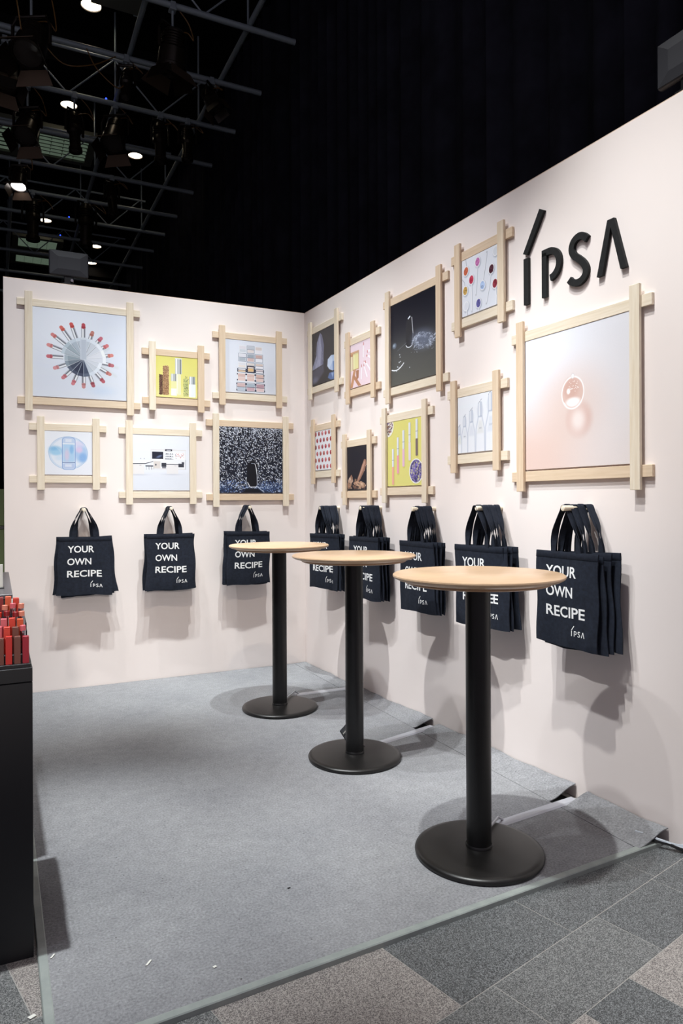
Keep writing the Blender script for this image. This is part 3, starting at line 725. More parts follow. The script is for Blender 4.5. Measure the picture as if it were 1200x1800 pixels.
def art_dark_splash():
    a = Art(520, (16, 18, 36), (92, 92, 84))
    k = np.clip(1 - a.v * 1.8, 0, 1)[..., None]; a.c = a.c * (1 - k) + np.array([14, 15, 30]) / 255 * k
    a.rect(-.1, .52, 1.1, 1.1, (84, 84, 82), .45, .2)
    a.rect(.34, .24, .49, .585, (40, 40, 46), 1, .006, .07)
    a.cap(.395, .245, .43, .228, .010, (226, 232, 244)); a.cap(.47, .245, .485, .36, .005, (236, 240, 250)); a.cap(.485, .36, .497, .44, .005, (220, 226, 240)); a.cap(.497, .44, .49, .53, .003, (160, 170, 190))
    th = np.linspace(.25, 2.9, 14)
    for t0, t1 in zip(th, th[1:]): a.cap(.415 + .075 * math.cos(t0), .545 + .045 * math.sin(t0), .415 + .075 * math.cos(t1), .545 + .045 * math.sin(t1), .005, (226, 230, 240))
    for j in range(2):
        a.ell(.70, .55, .2, .10, (110, 122, 152), .45, .07, .15)
    r = np.random.RandomState(8)
    for j in range(240):
        t = r.rand() * 6.28; q = .5 + .5 * r.rand(); x = .70 + .20 * q * math.cos(t) * 1.1; y = .56 + .10 * q * math.sin(t) + .03 * math.cos(t)
        a.cap(x, y, x + .05 * (r.rand() - .5) + .02 * math.cos(t), y + .03 * (r.rand() - .5) + .012, .0016 + .0022 * r.rand(), (196, 208, 232), .35 + .4 * r.rand(), .002)
    for j in range(26):
        t = j / 26; a.cap(.14 + .2 * t, .585 - .06 * t, .16 + .2 * t, .58 - .06 * t, .0015, (120, 126, 140), .7)
    for (x, y, q) in ((.93, .55, .02), (.96, .58, .014), (.98, .68, .012), (.90, .60, .012)): a.cap(x, y, x + .05, y - .02, q * .5, (200, 212, 240), .8, .004)
    a.ell(.08, .51, .045, .035, (130, 150, 178), .6, .01); a.ell(.07, .505, .02, .016, (176, 196, 214), .7, .008)
    for j in range(12):
        t0 = j / 12; x = .02 + .27 * t0; y = .80 + .025 * math.sin(PI * t0) - .045 * t0 * t0
        a.cap(x, y, x + .024, .80 + .025 * math.sin(PI * (t0 + .08)) - .045 * (t0 + .08) ** 2, .007, (236, 240, 248))
    for (x, y, q) in ((.20, .64, .012), (.21, .67, .009), (.19, .73, .014), (.22, .725, .01), (.15, .78, .012), (.185, .79, .009), (.42, .83, .008), (.13, .83, .009)): a.ell(x, y, q, q * .7, (214, 222, 236), .9, .002)
    a.dots(60, lambda r: (.45 + .5 * r.rand(), .5 + .2 * r.rand()), (.0015, .004), [(200, 210, 232), (150, 164, 190)], 2, None, 1.4)
    return a.image('print_dark_splash')

def art_spoons():
    a = Art(400, (234, 238, 248), (228, 232, 243))
    L_ = [(.11, .21, (214, 96, 62), .36, (.11, .10), (.09, -.02)), (.43, .14, (206, 112, 182), .1, (.41, .40), (.385, .70)), (.26, .40, (206, 44, 76), .1, (.27, .66), (.275, .96)), (.09, .55, (204, 160, 74), 0, (.05, .40), (0, .34)),
          (.79, .37, (76, 30, 44), .3, (.74, .64), (.66, .92)), (.56, .58, (170, 196, 244), -.2, (.62, .32), (.68, .05)), (.88, .64, (156, 40, 58), .1, (.92, .86), (.91, 1.0)), (.45, .86, (96, 92, 168), 0, (.47, 1.0), (.47, 1.02)), (.90, .10, (222, 226, 236), .1, (.95, -.05), (.96, -.1)), (.11, .83, (226, 230, 240), .3, (.14, .98), (.13, 1.02))]
    for x, y, c, an, (mx_, my_), (hx, hy) in L_:
        a.ell(x + .015, y + .02, .080, .094, (168, 176, 194), .8, .018, an)
        a.cap(x + .006, y, mx_ + .006, my_, .014, (176, 182, 198)); a.cap(mx_ + .006, my_, hx + .006, hy, .015, (180, 186, 202)); a.cap(x - .003, y, mx_ - .003, my_, .009, (240, 242, 248)); a.cap(mx_ - .003, my_, hx - .003, hy, .009, (240, 242, 248))
        if 0 < hy < 1: a.ell(hx, hy, .022, .022, (214, 218, 228)); a.ell(hx, hy, .010, .010, (180, 184, 196))
        a.ell(x, y, .074, .088, (244, 246, 250), 1, 0, an); a.ell(x, y, .058, .072, c, 1, .004, an)
        if c[0] < 215 or c[2] < 200: a.dots(46, lambda r, x=x, y=y: (x + .045 * (r.rand() * 2 - 1) * .9, y + .058 * (r.rand() * 2 - 1) * .85), (.005, .011), [tuple(min(255, q + 26) for q in c), tuple(int(q * .72) for q in c), c], int(x * 99))
    return a.image('print_spoons')

def art_red_dots():
    a = Art(400, (238, 240, 248), (236, 238, 246))
    r = np.random.RandomState(6)
    for row in range(6):
        off = .0 if row % 2 == 0 else .09
        for k in range(-1, 7):
            x = .07 + .19 * k + off - .05; y = .075 + .168 * row
            c = [(206, 60, 72), (190, 40, 58), (216, 84, 92), (170, 50, 62), (224, 104, 112), (196, 74, 66), (140, 44, 58)][r.randint(7)]
            a.ell(x + .006, y + .008, .055, .055, (206, 206, 216), .7, .008); a.ell(x, y, .054, .054, c); a.ell(x - .012, y + .008, .028, .034, tuple(int(q * .82) for q in c), .8, .01); a.ell(x + .018, y - .018, .014, .012, (248, 214, 218), .8, .004)
    return a.image('print_red_smears')

def art_shells():
    a = Art(360, (26, 25, 38), (24, 22, 34))
    a.poly([(.80, .31), (.88, .33), (.90, .42), (.82, .56), (.72, .66), (.62, .76), (.50, .84), (.42, .84), (.50, .72), (.58, .62), (.68, .46)], (150, 104, 84), 1, .004)
    a.poly([(.80, .33), (.84, .40), (.74, .55), (.60, .70), (.48, .82), (.54, .70), (.68, .50)], (206, 160, 136), .8, .012)
    for k in range(7): a.cap(.80 - .045 * k, .42 + .055 * k, .86 - .05 * k, .46 + .055 * k, .003, (110, 72, 60), .5, .004)
    for P, c in (([(.02, .78), (.14, .68), (.24, .70), (.28, .80), (.18, .86), (.06, .86)], (186, 150, 128)), ([(.14, .68), (.20, .64), (.26, .72), (.22, .80)], (146, 104, 84)), ([(.0, .84), (.10, .82), (.20, .88), (.14, .96), (0, .95)], (160, 116, 92)),
                 ([(.28, .84), (.42, .80), (.58, .82), (.54, .90), (.38, .92)], (196, 152, 124)), ([(.48, .86), (.64, .80), (.82, .86), (.80, .94), (.62, .99), (.50, .95)], (182, 142, 112)), ([(.24, .90), (.36, .88), (.44, .95), (.34, .99)], (120, 84, 68)), ([(.60, .84), (.74, .85), (.70, .92)], (214, 178, 148)),
                 ([(.08, .72), (.14, .70), (.16, .76), (.10, .78)], (214, 186, 164)), ([(.36, .74), (.44, .76), (.42, .82), (.34, .82)], (142, 104, 80))):
        a.poly(P, c, 1, .004)
    a.dots(50, lambda r: (.02 + .86 * r.rand(), .82 + .16 * r.rand()), (.006, .018), [(150, 108, 84), (92, 62, 52), (206, 166, 140), (40, 32, 40)], 4, None, 1.5)
    for (x, y) in ((.86, .46), (.90, .44), (.94, .43), (.80, .57), (.92, .86)): a.ell(x, y, .012, .008, (214, 200, 196), .9, .002, -.4)
    return a.image('print_shells')

def art_yellow_tubes():
    a = Art(440, (228, 220, 114), (232, 224, 122))
    def tube(x, y0, ym, yb, c):
        a.cap(x + .014, y0 + .03, x + .014, yb, .032, (196, 186, 70), .5, .016)
        a.rect(x - .030, ym, x + .030, yb + .01, c, 1, 0, .014); a.rect(x - .022, ym, x - .012, yb, tuple(min(255, q + 26) for q in c), .8)
        a.rect(x - .029, y0, x + .029, ym, (214, 218, 232), 1, 0, .012); a.rect(x - .020, y0 + .005, x - .004, ym, (246, 248, 252), .9); a.rect(x + .016, y0 + .01, x + .026, ym, (170, 174, 196), .7)
        yy = y0 + (ym - y0) * .62; a.rect(x - .03, yy, x + .03, yy + .006, (120, 124, 140))
    tube(.16, .42, .70, .97, (238, 166, 146)); tube(.30, .25, .53, .80, (240, 150, 176)); tube(.46, .155, .44, .70, (230, 180, 214)); tube(.63, .055, .35, .615, (226, 214, 236)); tube(.82, .02, .31, .555, (116, 96, 100))
    a.ell(.81, .80, .19, .185, (196, 190, 84), .5, .02); a.ell(.80, .79, .185, .185, (238, 238, 232)); a.ell(.80, .79, .165, .168, (96, 84, 150))
    def disc(cx, cy, R): return lambda r: (lambda q, t: (cx + R * math.sqrt(q) * math.cos(t), cy + R * math.sqrt(q) * math.sin(t)))(r.rand(), 6.283 * r.rand())
    a.dots(420, disc(.80, .79, .155), (.006, .014), [(112, 96, 176), (70, 58, 126), (150, 136, 206), (206, 200, 150), (126, 110, 190), (52, 44, 96)], 7, None, 1.5)
    a.ell(.03, .07, .165, .165, (196, 190, 84), .4, .02); a.ell(.02, .065, .16, .16, (240, 238, 228)); a.dots(150, disc(.02, .065, .135), (.006, .012), [(206, 160, 120), (134, 110, 160), (232, 222, 200), (160, 90, 66), (90, 70, 70)], 8, None, 1.6)
    return a.image('print_yellow_tubes')

def art_pale_bottles():
    a = Art(400, (238, 242, 250), (232, 236, 246))
    a.rect(-.1, .62, 1.1, 1.1, (226, 231, 243), .6, .1)
    for (x, y, w_, c) in ((.04, .50, .10, (214, 222, 214)), (.19, .34, .12, (222, 228, 238)), (.38, .25, .14, (216, 222, 236)), (.62, .14, .165, (222, 224, 224)), (.90, .02, .20, (216, 223, 236))):
        a.ell(x, y + w_ * 1.0, w_ * .5, w_ * .95, (212, 218, 230), .8, .01)
        a.rect(x - w_ * .30, y, x + w_ * .30, y + w_ * 1.7, (196, 204, 222), 1, .004, .03); a.rect(x - w_ * .2, y, x - w_ * .02, y + w_ * 1.6, (246, 248, 252), .8, .01)
        for k in range(8): a.cap(x - w_ * .3 + k * w_ * .08, y + .03 - .012 * k * w_ * 5, x - w_ * .26 + k * w_ * .08, y + .022 - .012 * k * w_ * 5, .006, [(150, 156, 176), (214, 218, 228), (110, 116, 140)][k % 3], .8)
        y2 = y + w_ * 1.5
        a.poly([(x - w_ * .32, y2), (x + w_ * .32, y2), (x + w_ * .72, y2 + w_ * 1.3), (x + w_ * .78, 1.1), (x - w_ * .78, 1.1), (x - w_ * .72, y2 + w_ * 1.3)], (166, 178, 202), .75, .010)
        a.poly([(x - w_ * .26, y2 + .02), (x + w_ * .26, y2 + .02), (x + w_ * .64, y2 + w_ * 1.35), (x + w_ * .70, 1.1), (x - w_ * .70, 1.1), (x - w_ * .64, y2 + w_ * 1.35)], (240, 243, 250), .9, .015)
        a.poly([(x - w_ * .2, y2 + w_ * .5), (x + w_ * .3, y2 + w_ * .5), (x + w_ * .55, y2 + w_ * 1.8), (x - w_ * .5, y2 + w_ * 1.8)], c, .7, .03)
    for (x, y, s_) in ((.17, .70, .6), (.60, .585, .8), (.87, .545, 1)):
        for k in range(4): a.cap(x + k * .022 * s_, y, x + k * .022 * s_ + (.006 if k == 3 else 0), y + .03 * s_, .0028, (120, 126, 146), .85)
    return a.image('print_pale_bottles')

def art_droplet():
    a = Art(620, (232, 233, 242), (234, 220, 214))
    n = a.noise(3, 2)[..., None]
    a.ell(.1, .95, .5, .45, (232, 198, 186), .8, .35); a.ell(.05, .1, .4, .45, (236, 240, 252), .9, .3); a.ell(1.0, .3, .4, .5, (228, 226, 232), .6, .3); a.ell(.45, .55, .3, .25, (228, 202, 192), .7, .2); a.ell(.9, .95, .4, .25, (232, 222, 222), .6, .2)
    a.c += (a.r.rand(a.n, a.n, 1) - .5) * .016
    a.ell(.545, .66, .105, .11, (212, 164, 152), .75, .045); a.ell(.535, .665, .07, .085, (246, 234, 230), .9, .05)
    a.ell(.485, .465, .104, .115, (222, 186, 174), .9, .004, .1); a.ell(.47, .43, .07, .07, (206, 156, 142), .5, .03); a.ell(.49, .535, .07, .035, (252, 248, 248), .95, .012)
    a.ell(.485, .465, .103, .114, (252, 250, 252), .95, .003, .1, .005); a.ell(.485, .465, .094, .104, (222, 186, 178), .5, .004, .1, .003)
    a.ell(.445, .45, .016, .020, (255, 255, 255), .95, .006); a.ell(.487, .345, .014, .018, (250, 250, 252), .95, .002); a.ell(.487, .345, .014, .018, (206, 196, 200), .7, .001, 0, .0025)
    a.dots(30, lambda r: (.45 + .09 * r.rand(), .38 + .08 * r.rand()), (.002, .004), [(252, 246, 246)], 3)
    a.cap(.405, .53, .43, .565, .004, (255, 255, 255), .9, .002)
    return a.image('print_droplet')

# ------------------------------------------------------------------ crossed-bar picture frames
SZ = {0: .3903, 1: .4892, 2: .5891, 3: .6866}
BAR = .046
def frame(M, a0, zt, size, art, label, cat='picture', group=None, seed=0):
    w_ = SZ[size]
    root = thing('framed_picture', label, cat, M @ Matrix.Translation((a0 + w_ / 2, 0, zt - BAR - w_ / 2)), group)
    h = w_ / 2; r = random.Random(seed)
    j = lambda: (r.random() - .5) * .003
    for s_ in (-1, 1):
        zc = s_ * (h - BAR / 2) + j() * .4; e = j()
        MB().box(-h - BAR + e, h + BAR + e, -.0155, -.0005, zc - BAR / 2, zc + BAR / 2, bevel=.0012).build('rail', M_WOODH, root, smooth=False)
    for s_ in (-1, 1):
        xc = s_ * (h - BAR / 2); e = j()
        MB().box(xc - BAR / 2, xc + BAR / 2, -.0300, -.0157, -h - BAR + e, h + BAR + e, bevel=.0012).build('post', M_WOODV, root, smooth=False)
    q = h - BAR
    g = MB(); bm = g.bm
    x0, x1, z0, z1 = -q + .0006, q - .0006, -q + .008, q - .0006
    vs = [bm.verts.new(p) for p in ((x0, -.0135, z0), (x1, -.0135, z0), (x1, -.0135, z1), (x0, -.0135, z1), (x0, -.002, z0), (x1, -.002, z0), (x1, -.002, z1), (x0, -.002, z1))]
    uvl = bm.loops.layers.uv.new('UVMap')
    f = bm.faces.new(vs[:4])
    for l, c in zip(f.loops, ((0, 0), (1, 0), (1, 1), (0, 1))): l[uvl].uv = c
    for idx in ((0, 4, 5, 1), (1, 5, 6, 2), (2, 6, 7, 3), (3, 7, 4, 0), (4, 7, 6, 5)):
        f = bm.faces.new([vs[i] for i in idx])
        for l in f.loops: l[uvl].uv = (.01, .01)
    g.build('print', art, root, smooth=False)
    return root
GB, GR = 'wooden framed pictures on the back wall', 'wooden framed pictures on the right wall'
frame(BACK, -1.979, 2.621, 3, art_lipstick_wheel(), 'large framed picture of lipsticks fanned out in a wheel on white', group=GB, seed=1)
frame(BACK, -1.187, 2.369, 0, art_yellow_seed_columns(), 'small framed yellow picture of silver capped bottles and seed columns', group=GB, seed=2)
frame(BACK, -.685, 2.534, 1, art_compacts(), 'framed picture of stacked open makeup compacts on white', group=GB, seed=3)
frame(BACK, -1.909, 1.811, 0, art_bubble(), 'small framed picture of a bottle inside a pale blue bubble', group=GB, seed=4)
frame(BACK, -1.347, 1.807, 1, art_shop_counter(), 'framed picture of a white shop interior with counters and dark screen', group=GB, seed=5)
frame(BACK, -.734, 1.889, 2, art_splash_speckle(), 'framed black picture of a bottle under dense white water speckles', group=GB, seed=6)
frame(RIGHT, .133, 2.589, 1, art_crystals(), 'framed dark picture of pale upright crystals, next to the wall corner', group=GR, seed=7)
frame(RIGHT, .746, 2.383, 0, art_pink_sticks(), 'small framed pink picture with wood blocks and white sticks', group=GR, seed=8)
frame(RIGHT, 1.274, 2.518, 2, art_dark_splash(), 'framed black picture of a dark bottle in a water splash on grey', group=GR, seed=9)
frame(RIGHT, 1.988, 2.573, 0, art_spoons(), 'small framed picture of white spoons holding coloured powders', group=GR, seed=10)
frame(RIGHT, .178, 1.855, 0, art_red_dots(), 'small framed picture of rows of red lip colour dots', group=GR, seed=11)
frame(RIGHT, .693, 1.701, 0, art_shells(), 'small framed black picture of brown shells and bark pieces', group=GR, seed=12)
frame(RIGHT, 1.228, 1.814, 1, art_yellow_tubes(), 'framed yellow picture of lip gloss tubes and a bowl of purple petals', group=GR, seed=13)
frame(RIGHT, 1.947, 1.871, 0, art_pale_bottles(), 'small framed pale picture of a row of white glass bottles', group=GR, seed=14)
frame(RIGHT, 2.463, 2.060, 3, art_droplet(), 'large framed pale pink picture of one clear droplet', group=GR, seed=15)

# ------------------------------------------------------------------ logo strokes (shared by wall letters and bag prints)
def arc(cx, cz, r, a0, a1, n=12): return [(cx + r * math.cos(math.radians(a0 + (a1 - a0) * i / n)), cz + r * math.sin(math.radians(a0 + (a1 - a0) * i / n))) for i in range(n + 1)]
def ribbon2d(c, hw):
    P = [Vector(p) for p in c]; Lp = []; Rp = []
    for i, p in enumerate(P):
        d0 = (P[i] - P[i - 1]).normalized() if i else (P[1] - P[0]).normalized()
        d1 = (P[i + 1] - P[i]).normalized() if i < len(P) - 1 else d0
        d = (d0 + d1).normalized(); k = 1 / max(.5, d.dot(d1)); n_ = Vector((-d.y, d.x)) * hw * k
        Lp.append(p + n_); Rp.append(p - n_)
    return [tuple(q) for q in Lp] + [tuple(q) for q in Rp[::-1]]
def catmull(P, k=5):
    P = [Vector(p) for p in P]; out = []
    for i in range(len(P) - 1):
        p0 = P[max(i - 1, 0)]; p1 = P[i]; p2 = P[i + 1]; p3 = P[min(i + 2, len(P) - 1)]
        for j in range(k):
            t_ = j / k; out.append(.5 * ((2 * p1) + (-p0 + p2) * t_ + (2 * p0 - 5 * p1 + 4 * p2 - p3) * t_ ** 2 + (-p0 + 3 * p1 - 3 * p2 + p3) * t_ ** 3))
    return [tuple(q) for q in out] + [tuple(P[-1])]
L_I = [(.062, .183), (.092, .183), (.092, .394), (.062, .394)]
L_ACC = [(.058, .419), (.084, .408), (.194, .572), (.166, .588)]
L_P = ribbon2d([(.1935, .186), (.1935, .3815)], .0145), ribbon2d([(.179, .3815), (.220, .3815)] + arc(.222, .3215, .060, 88, -82, 14), .0145)
L_S = ribbon2d(catmull([(.4400, .3640), (.419, .3830), (.392, .3885), (.365, .3750), (.3545, .3470), (.366, .3190), (.392, .2970), (.418, .2720), (.4340, .2420), (.426, .2150), (.402, .1995), (.375, .2000), (.352, .2110), (.341, .2230)]), .0145)
L_A = [(.493, .189), (.522, .189), (.5645, .368), (.612, .189), (.641, .189), (.581, .400), (.548, .400)]

LM = RIGHT @ Matrix.Translation((2.439, 0, 1.953))
DEP = .015
def letter(polys, label, extra=None):
    cx = sum(p[0] for p in polys[0]) / len(polys[0])
    root = thing('wall_letter', label, 'letter', LM @ Matrix.Translation((cx, 0, .29)), 'black raised letters on the right wall')
    g = MB()
    for P in polys: g.prism([(x - cx, z - .29) for x, z in P], -DEP, -.0005)
    g.build('face', M_LETTER, root, ang=30)
    if extra:
        g = MB(); g.prism([(x - cx, z - .29) for x, z in extra], -DEP, -.0005); g.build('accent', M_LETTER, root, ang=30)
letter([L_I], 'black raised letter I under a long slanted accent stroke', L_ACC)
letter(list(L_P), 'black raised letter P with open bowl on the pink wall')
letter([L_S], 'black raised letter S on the pink wall')
letter([L_A], 'black raised letter A without crossbar on the pink wall')

# ------------------------------------------------------------------ tote bags
def flat_tris(polys):
    bm = bmesh.new()
    for P in polys:
        if len(P) % 2 == 0 and P is not L_I and P is not L_ACC:
            h = len(P) // 2; A_ = [bm.verts.new((x, 0, z)) for x, z in P[:h]]; B_ = [bm.verts.new((x, 0, z)) for x, z in P[h:][::-1]]
            for i in range(h - 1): bm.faces.new([A_[i], A_[i + 1], B_[i + 1], B_[i]])
        else: bm.faces.new([bm.verts.new((x, 0, z)) for x, z in P])
    return bm
def text_bm(body):
    cu = bpy.data.curves.new('lettering', 'FONT'); cu.body = body; cu.offset = .018; cu.resolution_u = 3
    ob = bpy.data.objects.new('lettering', cu); COL.objects.link(ob)
    bpy.context.view_layer.update()
    me = ob.evaluated_get(bpy.context.evaluated_depsgraph_get()).to_mesh()
    bm = bmesh.new(); bm.from_mesh(me); ob.to_mesh_clear()
    bpy.data.objects.remove(ob); bpy.data.curves.remove(cu)
    for v in bm.verts: v.co = (v.co.x, 0, v.co.y)
    return bm
def fit(bm, x0, x1, z0, z1):
    xs_ = [v.co.x for v in bm.verts]; zs_ = [v.co.z for v in bm.verts]
    a, b, c, d = min(xs_), max(xs_), min(zs_), max(zs_)
    for v in bm.verts: v.co = (x0 + (v.co.x - a) / (b - a) * (x1 - x0), 0, z0 + (v.co.z - c) / (d - c) * (z1 - z0))
    bmesh.ops.triangulate(bm, faces=bm.faces)
    for _ in range(2):
        es = [e for e in bm.edges if e.calc_length() > .011]
        if not es: break
        bmesh.ops.subdivide_edges(bm, edges=es, cuts=1)
        bmesh.ops.triangulate(bm, faces=bm.faces)
    vs = [v.co.copy() for v in bm.verts]; bm.verts.index_update()
    fs = [[v.index for v in f.verts] for f in bm.faces]
    bm.free()
    return vs, fs
BW_, BH_ = .326, .382
X = lambda u: (u - .5) * BW_
PRINTS = [('lettering', fit(text_bm('YOUR'), X(.175), X(.68), -.268 * BH_, -.150 * BH_)),
          ('lettering', fit(text_bm('OWN'), X(.175), X(.625), -.480 * BH_, -.364 * BH_)),
          ('lettering', fit(text_bm('RECIPE'), X(.175), X(.815), -.690 * BH_, -.574 * BH_)),
          ('logo_print', fit(flat_tris([L_I, L_ACC] + list(L_P) + [L_S, L_A]), X(.605), X(.82), -.872 * BH_, -.762 * BH_))]
BAGTOP = -.178                                            # bag mouth below the peg axis

def smooth(t): t = min(max(t, 0), 1); return t * t * (3 - 2 * t)

def tote(M, off, label, group, rnd, yaw=0., roll=0., dx=0., curl=0., flare=.02, text=True, wav=1., drop=0., fold=0.):
    root = thing('tote_bag', label, 'tote bag', M @ Matrix.Translation((dx, -off, 0)) @ Matrix.Rotation(roll, 4, 'Y') @ Matrix.Rotation(yaw, 4, 'Z'), group)
    p1, p2, p3 = rnd.random() * 6, rnd.random() * 6, rnd.random() * 6
    tilt = (rnd.random() - .5) * .01
    def Y(u, v):
        y = wav * (.0045 * math.sin(u * 7 + p1) * (.25 + v) + .0025 * math.sin(u * 15 + 3 * v + p2) * v + .003 * math.sin(v * 6 + p3 + u * 3) * v)
        y += -curl * v * v * abs(u) ** 1.5 * .2 * 8 * .1 + tilt * v
        if fold: y += fold * smooth((u - .05) / .45) * (.4 + .6 * v)
        return y
    def P(u, v, side=0, nrm=0.):
        x = u * BW_ * (1 + flare * v * v * 2.2 + .008 * math.sin(v * 5 + p2))
        z = BAGTOP - drop - v * BH_ * (1 - .012 * math.cos(u * 3 + p1) + .008 * math.sin(u * 9 + p3) * v)
        e = max(0, 1 - (2 * abs(u)) ** 6) ** .5
        th = (.0022 + .0042 * e * min(1, .35 + 1.6 * v) * max(.2, 1 - max(0, v - .9) * 8)) * side
        x += .004 * math.sin(v * 9 + p1) * (abs(u) * 2) ** 3
        return Vector((x, Y(u, v) + th - nrm, z))
    g = MB(); nu, nv = 18, 16
    A = [[P(i / nu - .5, j / nv, -1) for i in range(nu + 1)] for j in range(nv + 1)]
    Bk = [[P(i / nu - .5, j / nv, 1) for i in range(nu + 1)] for j in range(nv + 1)]
    a = g.quads(A); b = g.quads([r[::-1] for r in Bk]); b = [r[::-1] for r in b]
    for j in range(nv):
        g.bm.faces.new([a[j][0], b[j][0], b[j + 1][0], a[j + 1][0]]); g.bm.faces.new([a[j][-1], a[j + 1][-1], b[j + 1][-1], b[j][-1]])
    for i in range(nu):
        g.bm.faces.new([a[nv][i], b[nv][i], b[nv][i + 1], a[nv][i + 1]])
    # the open mouth drops a little way inside
    m0 = [g.bm.verts.new((a[0][i].co + b[0][i].co) / 2 - Vector((0, 0, .02))) for i in range(nu + 1)]
    for i in range(nu):
        g.bm.faces.new([a[0][i], a[0][i + 1], m0[i + 1], m0[i]]); g.bm.faces.new([b[0][i + 1], b[0][i], m0[i], m0[i + 1]])
    for i in (0, nu):
        g.bm.faces.new([a[0][i], m0[i], b[0][i]])
    g.build('body', M_BAG, root, ang=70)
    # stitched hem band round the mouth
    g = MB()
    for sd in (-1, 1):
        rows_ = []
        for v, n_ in ((0.0, .0006), (.006, .0013), (.070, .0013), (.074, .0002)):
            rows_.append([P(i / nu - .5, v, sd) + Vector((0, n_ * sd, 0)) for i in range(nu + 1)])
        g.quads(rows_ if sd < 0 else [r[::-1] for r in rows_])
    g.build('hem', M_BAG, root, ang=70)
    # two strap loops over the peg
    for sd in (-1, 1):
        g = MB(); sect = []
        n = 30; lay = .0125 + .0022 * rnd.random() + (.002 if sd > 0 else 0)
        bow = .006 + .012 * rnd.random(); bow2 = .006 + .012 * rnd.random(); shift = (rnd.random() - .5) * .006
        path = []
        ux0 = .205
        bl, br = P(-ux0, .012, sd), P(ux0, .012, sd)
        yc = sd * (.0055 + .003 * rnd.random())
        for i in range(n + 1):
            s_ = i / n
            if s_ < .38:
                t_ = s_ / .38; q = Vector((bl.x + (-lay - bl.x) * t_ - bow * math.sin(PI * t_), bl.y * (1 - t_) + yc * t_, bl.z + (-.004 - bl.z) * t_))
                tw = smooth(t_ * 1.25)
            elif s_ > .62:
                t_ = (1 - s_) / .38; q = Vector((br.x + (lay - br.x) * t_ + bow2 * math.sin(PI * t_), br.y * (1 - t_) + yc * t_, br.z + (-.004 - br.z) * t_))
                tw = smooth(t_ * 1.25)
            else:
                an = PI - PI * (s_ - .38) / .24; q = Vector((lay * math.cos(an), yc, -.004 + (lay + .004) * math.sin(an)))
                tw = 1
            path.append((q, tw))
        hw = .0132; th = .0012
        for i, (q, tw) in enumerate(path):
            d = (path[min(i + 1, n)][0] - path[max(i - 1, 0)][0]).normalized()
            flat = Vector((1, 0, 0)); out = Vector((0, 1, 0)) if sd > 0 else Vector((0, 1, 0))
            sgn = 1 if i < n / 2 else -1
            phi = tw * PI / 2
            wv = (flat * math.cos(phi) + out * math.sin(phi) * sgn)
            wv = (wv - d * wv.dot(d)).normalized(); nn = d.cross(wv).normalized()
            k = hw * (1 - .12 * math.sin(PI * i / n))
            sect.append([q - wv * k - nn * th, q + wv * k - nn * th, q + wv * k + nn * th, q - wv * k + nn * th])
        # keep ribbon orientation continuous across the crown
        for i in range(1, len(sect)):
            c0 = sum(sect[i - 1], Vector()) / 4; e0 = sect[i - 1][1] - sect[i - 1][0]; e1 = sect[i][1] - sect[i][0]
            if e0.dot(e1) < 0: sect[i] = [sect[i][1], sect[i][0], sect[i][3], sect[i][2]]
            n0 = sect[i - 1][3] - sect[i - 1][0]; n1 = sect[i][3] - sect[i][0]
            if n0.dot(n1) < 0: sect[i] = [sect[i][3], sect[i][2], sect[i][1], sect[i][0]]
        gg = g.quads([s4 + [s4[0]] for s4 in sect])
        bmesh.ops.remove_doubles(g.bm, verts=g.bm.verts, dist=1e-6)
        g.build('strap', M_BAG, root, ang=50)
    if text:
        for nm, (vs, fs) in PRINTS:
            me = bpy.data.meshes.new(nm)
            co = [P(v.x / BW_, -v.z / BH_, -1, .0011) for v in vs]
            me.from_pydata(co, [], fs); me.materials.append(M_INK)
            o = bpy.data.objects.new(nm, me); COL.objects.link(o); o.parent = root
    return root

PEGR = .0115
def peg(M, label, length=.152):
    t_ = thing('bag_peg', label, 'peg', M, 'pale wooden pegs for the tote bags')
    MB().lathe([(0, .0005), (PEGR, .0005), (PEGR, length - .002), (PEGR - .002, length), (0, length)], 24, M=Matrix.Rotation(PI / 2, 4, 'X')).build('dowel', M_PEG, t_)
    MB().lathe([(0, length + .0001), (.0045, length + .0001), (.0045, length + .0009), (0, length + .0009)], 16, M=Matrix.Rotation(PI / 2, 4, 'X')).build('screw_cap', M_WHITE, t_)
    return t_
ORD = ['front', 'second', 'third', 'fourth', 'fifth']
rb = random.Random(21)
bp = [('leftmost peg of the back wall', -1.633, 1.194), ('middle peg of the back wall', -1.065, 1.199), ('back wall peg nearest the corner', -.498, 1.203)]
backs = [
    [dict(off=.128, dx=.006, roll=.006, flare=.03, curl=.1), dict(off=.104, dx=.010, roll=-.05, drop=.003, flare=.05), dict(off=.080, dx=-.004, roll=.02, flare=.03), dict(off=.052, dx=.012, roll=-.03, drop=.012)],
    [dict(off=.128, dx=.0, roll=.0, flare=.03), dict(off=.102, dx=.006, roll=-.012, drop=.005), dict(off=.076, dx=-.004, roll=.015), dict(off=.05, dx=.004, roll=-.02)],
    [dict(off=.128, dx=.0, roll=.008, flare=.004), dict(off=.104, dx=-.008, roll=.035, drop=-.003), dict(off=.078, dx=-.006, roll=.015, drop=.002), dict(off=.05, dx=.0, roll=.0)]]
for (nm, x, z), L_ in zip(bp, backs):
    peg(Matrix.Translation((x, 0, z)), 'pale wooden ' + ('dowel peg, leftmost on the back wall' if 'leftmost' in nm else 'dowel peg, middle one on the back wall' if 'middle' in nm else 'dowel peg on the back wall nearest the corner'), .158)
    for k, kw in enumerate(L_):
        lab = ('lettered navy tote bag, front one on the ' if k == 0 else 'navy tote bag, %s behind the front one, ' % ORD[k].replace('second', 'first').replace('third', 'second').replace('fourth', 'third')) + nm
        tote(Matrix.Translation((x, 0, z)), label=lab, group='tote bags on the back wall pegs', rnd=rb, **kw)
